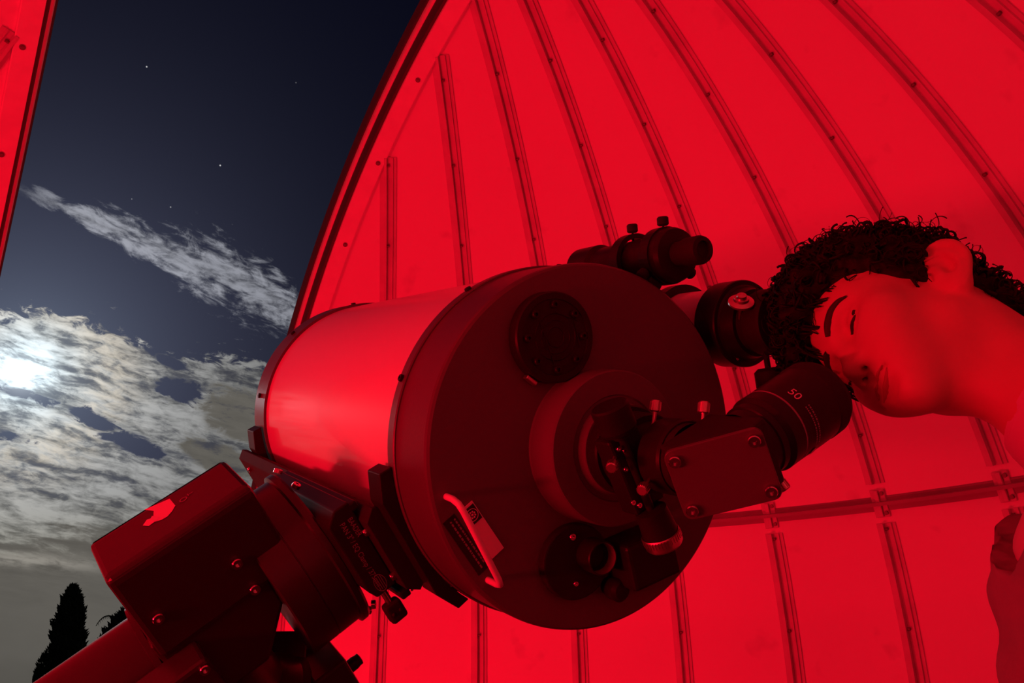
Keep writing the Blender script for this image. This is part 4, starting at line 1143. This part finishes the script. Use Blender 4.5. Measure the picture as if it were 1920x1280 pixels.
# clothes: t-shirt, jacket with lining, trousers, shoes (figure stands with hands in the jacket pockets)
ELR = V((.478, -.640, 1.150)); HDR = V((.470, -.78, 1.00)); ELL = V((.60, -1.16, 1.13)); HDL = V((.46, -1.07, .97))
def torso(P, g):
    d = s_cap(P, *vn(CH + V((0, .09, .02)), CH + V((0, -.09, .03))), .105 + g)
    d = smin(d, s_chain(P, vn(CH, (CH + PEL) / 2, PEL), [.120 + g, .118 + g, .125 + g], .05), .08)
    d = smin(d, s_cap(P, *vn(SHR, SHL), .052 + g), .06)
    d = smin(d, np.minimum(s_cap(P, *vn(NB, SHR), .055 + g), s_cap(P, *vn(NB, SHL), .055 + g)), .04)
    return smin(d, s_cap(P, *vn(NB + V((.01, -.01, -.015)), CH), .062 + g, .10 + g), .05)
def shirt_sdf(P):
    d = torso(P, .006)
    # neckline
    q = (P - np.array(list(NB + V((-.012, .012, .012))))); ax = np.array(list((NS - NB).normalized()))
    h = q @ ax
    return smax(d, h - .014, .004)
sv, sf = surface_nets(shirt_sdf, (.28, -1.22, .85), (.76, -.55, 1.50), .010)
np_mesh('tshirt', relax(shirt_sdf, sv, 2), sf, M_SHIRT, person)
nc = MB(); cc = NB + (NS - NB).normalized() * .016 ; nx_, ny_, nz_ = basis(NS - NB); pts = []
for i in range(33):
    a = 2 * PI * i / 32; pts.append(cc + (nx_ * math.cos(a) + ny_ * math.sin(a)) * .071)
nc.tube(pts, .007, 8)
nc.lathe(NB, NS - NB, [(.0, .070), (.030, .066), (.050, .0600), (.058, .0610), (.060, .0640), (.054, .0665), (.030, .0725), (.0, .078)], 40, cap0=False, cap1=False)
nc.build('collar', M_SHIRT, person)
def folds(P): return .005 * np.sin(P[:, 2] * 38 + 7 * np.sin(P[:, 0] * 9 + P[:, 1] * 13)) + .003 * np.sin(P[:, 2] * 71 + P[:, 0] * 50)
def jacket_sdf(P):
    d = torso(P, .022)
    d = smin(d, s_chain(P, vn(SHR, ELR, HDR), [.070, .060, .055], .03), .05)
    d = smin(d, s_chain(P, vn(SHL, ELL, HDL), [.070, .060, .055], .03), .05)
    d = d + folds(P)
    # open front: a wedge in front of the chest (towards -x)
    q = P - np.array(list(CH)); fr = np.array((-.96, .27, 0)); sd = np.array((.27, .96, 0))
    w = np.abs(q @ sd + .02) - (.050 + np.clip(q[:, 2] + .1, 0, .3) * .20)
    wedge = np.maximum(w, -(q @ fr) + .02)
    d = smax(d, -wedge, .012)
    q = P - np.array(list(NB)); ax = np.array(list((NS - NB).normalized()))
    d = smax(d, np.where(np.linalg.norm(q - (q @ ax)[:, None] * ax, axis=1) < .16, q @ ax - .008, -1.), .008)
    d = smax(d, .84 - P[:, 2], .01)
    return d
jv, jf = surface_nets(jacket_sdf, (.26, -1.30, .82), (.80, -.50, 1.52), .0095)
np_mesh('jacket', relax(jacket_sdf, jv, 2), jf, M_JACKET, person)
cl = MB(); pts = []
for i in range(25):
    a = 2 * PI * i / 24; d_ = nx_ * math.cos(a) + ny_ * math.sin(a)
    pts.append(NB - (NS - NB).normalized() * .004 + d_ * .088)
cl.tube(pts, .012, 8); cl.build('jacket_collar', M_JACKET, person)
def legs_sdf(P):
    KR, KL = PEL + V((-.05, .10, -.43)), PEL + V((-.02, -.10, -.43)); FR, FL = V((.60, -.80, .07)), V((.62, -1.06, .07))
    d = s_chain(P, vn(PEL + V((0, .07, .02)), KR, FR), [.100, .070, .058], .02)
    d = smin(d, s_chain(P, vn(PEL + V((0, -.07, .02)), KL, FL), [.100, .070, .058], .02), .03)
    return smin(d, s_cap(P, *vn(PEL + V((0, -.06, 0)), PEL + V((0, .06, 0))), .115), .05)
tv, tf = surface_nets(legs_sdf, (.36, -1.25, .0), (.80, -.65, 1.10), .012)
np_mesh('trousers', relax(legs_sdf, tv, 2), tf, M_TROUSER, person)
for c in (V((.60, -.80, 0)), V((.62, -1.06, 0))):
    def shoe(P, c=c):
        d = s_ell(P, c + V((-.09, 0, .035)), (.12, .045, .045)); d = smin(d, s_ell(P, c + V((.01, 0, .045)), (.075, .042, .065)), .03)
        return smax(d, .002 - P[:, 2], .004)
    zv, zf = surface_nets(shoe, c + V((-.24, -.08, -.02)), c + V((.12, .08, .14)), .009)
    np_mesh('shoe', relax(shoe, zv, 2), zf, M_SHOE, person)

# ================================================================== trees outside
def cypress(name, base, height, rad, label, n=5200, seed=1, lean=(0, 0), lobes=()):
    rs = np.random.default_rng(seed); t = empty(name, base); tag(t, label, 'tree')
    tk = MB(); tk.tube([(lean[0] * height * k / 6, lean[1] * height * k / 6, height * .93 * k / 6) for k in range(7)], [rad * .22 * (1 - k / 6.6) for k in range(7)], 8)
    tk.build('trunk', M_BARK, t)
    fo = MB()
    def prof(u):
        d = (1 - u) * height                                          # distance below the tip
        return rad * float(np.interp(d, [0, .15, .5, 1.0, 1.5, 2.4, 9], [.10, .28, .52, .78, .95, 1.0, 1.05]))
    lump = lambda u, a: 1 + .13 * math.sin(a * 3 + u * 31) + .10 * math.sin(a * 5 - u * 57) + .07 * math.sin(a * 2 + u * 90)
    nu, na_ = 60, 20; vs = []
    for i in range(nu + 1):
        u = .01 + .985 * i / nu
        for k in range(na_):
            a = 2 * PI * k / na_; r = prof(u) * lump(u, a) * .80; vs.append((lean[0] * height * u + math.cos(a) * r, lean[1] * height * u + math.sin(a) * r, height * u))
    fo.add(vs, [[i * na_ + k, i * na_ + (k + 1) % na_, (i + 1) * na_ + (k + 1) % na_, (i + 1) * na_ + k] for i in range(nu) for k in range(na_)])
    for _ in range(n):
        u = rs.uniform(.02, 1.0); a = rs.uniform(0, 2 * PI); r = prof(u) * lump(u, a) * rs.uniform(.72, .98)
        c = V((lean[0] * height * u + math.cos(a) * r, lean[1] * height * u + math.sin(a) * r, height * u))
        L = rs.uniform(.14, .42) * rad * .9; d = V((math.cos(a) * .55, math.sin(a) * .55, 1.0)) + V(rs.normal(size=3)) * .33; d.normalize()
        s_ = d.cross(V(rs.normal(size=3))).normalized() * L * .30
        tip = c + d * L
        fo.add([c - s_, c + s_, tip, c + d * L * .4 + d.cross(s_) * .9], [[0, 1, 2], [0, 3, 2], [1, 2, 3]])
    for (cx, cz, rx, rz) in lobes:
        for _ in range(2600):
            v = V(rs.normal(size=3)).normalized() * (rs.uniform(0, 1) ** .33); c = V((cx + v.x * rx, v.y * rx, cz + v.z * rz)); L = rs.uniform(.14, .40) * rad * .8
            d = (V((v.x * .4, v.y * .4, 1)) + V(rs.normal(size=3)) * .3).normalized(); s_ = d.cross(V(rs.normal(size=3))).normalized() * L * .26
            fo.add([c - s_, c + s_, c + d * L], [[0, 1, 2]])
    fo.build('foliage', M_LEAF, t)
    return t
def at_dir(x, y, dist):
    d = px(x, y, 1) - CAM; return CAM + d * (dist / math.hypot(d.x, d.y))
tp_ = at_dir(138, 1100, 42); b_ = at_dir(128, 1262, 42)
zb = b_.z - 3.6
cyp = cypress('cypress_tree', (b_.x, b_.y, zb), tp_.z - zb, .66, 'tall dark narrow cypress against the grey sky, beyond the dome opening', 5600, 2, lean=((tp_.x - b_.x) / (tp_.z - zb), 0), lobes=((-.92, (at_dir(100, 1215, 42).z - zb) - 1.4, .36, 1.35),))
q_ = at_dir(226, 1148, 47); 
bsh = cypress('cypress_tree', (q_.x + .35, q_.y, q_.z - 4.6), 4.6, 1.15, 'dark tree half hidden behind the mount, right of the tall cypress', 3000, 5)
sp_ = MB(); a_ = at_dir(203, 1157, 47) - V((q_.x + .35, q_.y, q_.z - 4.6))
pts = []
for i in range(16):
    t = i / 15; p = at_dir(228 - 48 * t, 1166 - 16 * math.sin(PI * .62 * t) - 4 * t + 26 * t ** 3, 46.5) - V((q_.x + .35, q_.y, q_.z - 4.6)); pts.append(p)
sp_.tube(pts, [.045 * (1 - .6 * i / 15) for i in range(16)], 5)
for i in range(1, 15):
    for s in (-1, 1):
        d = V((.10 * s, .02, -.16)); sp_.add([pts[i], pts[i] + V((.03, 0, 0)), pts[i] + d], [[0, 1, 2]])
sp_.build('drooping_shoot', M_LEAF, bsh)
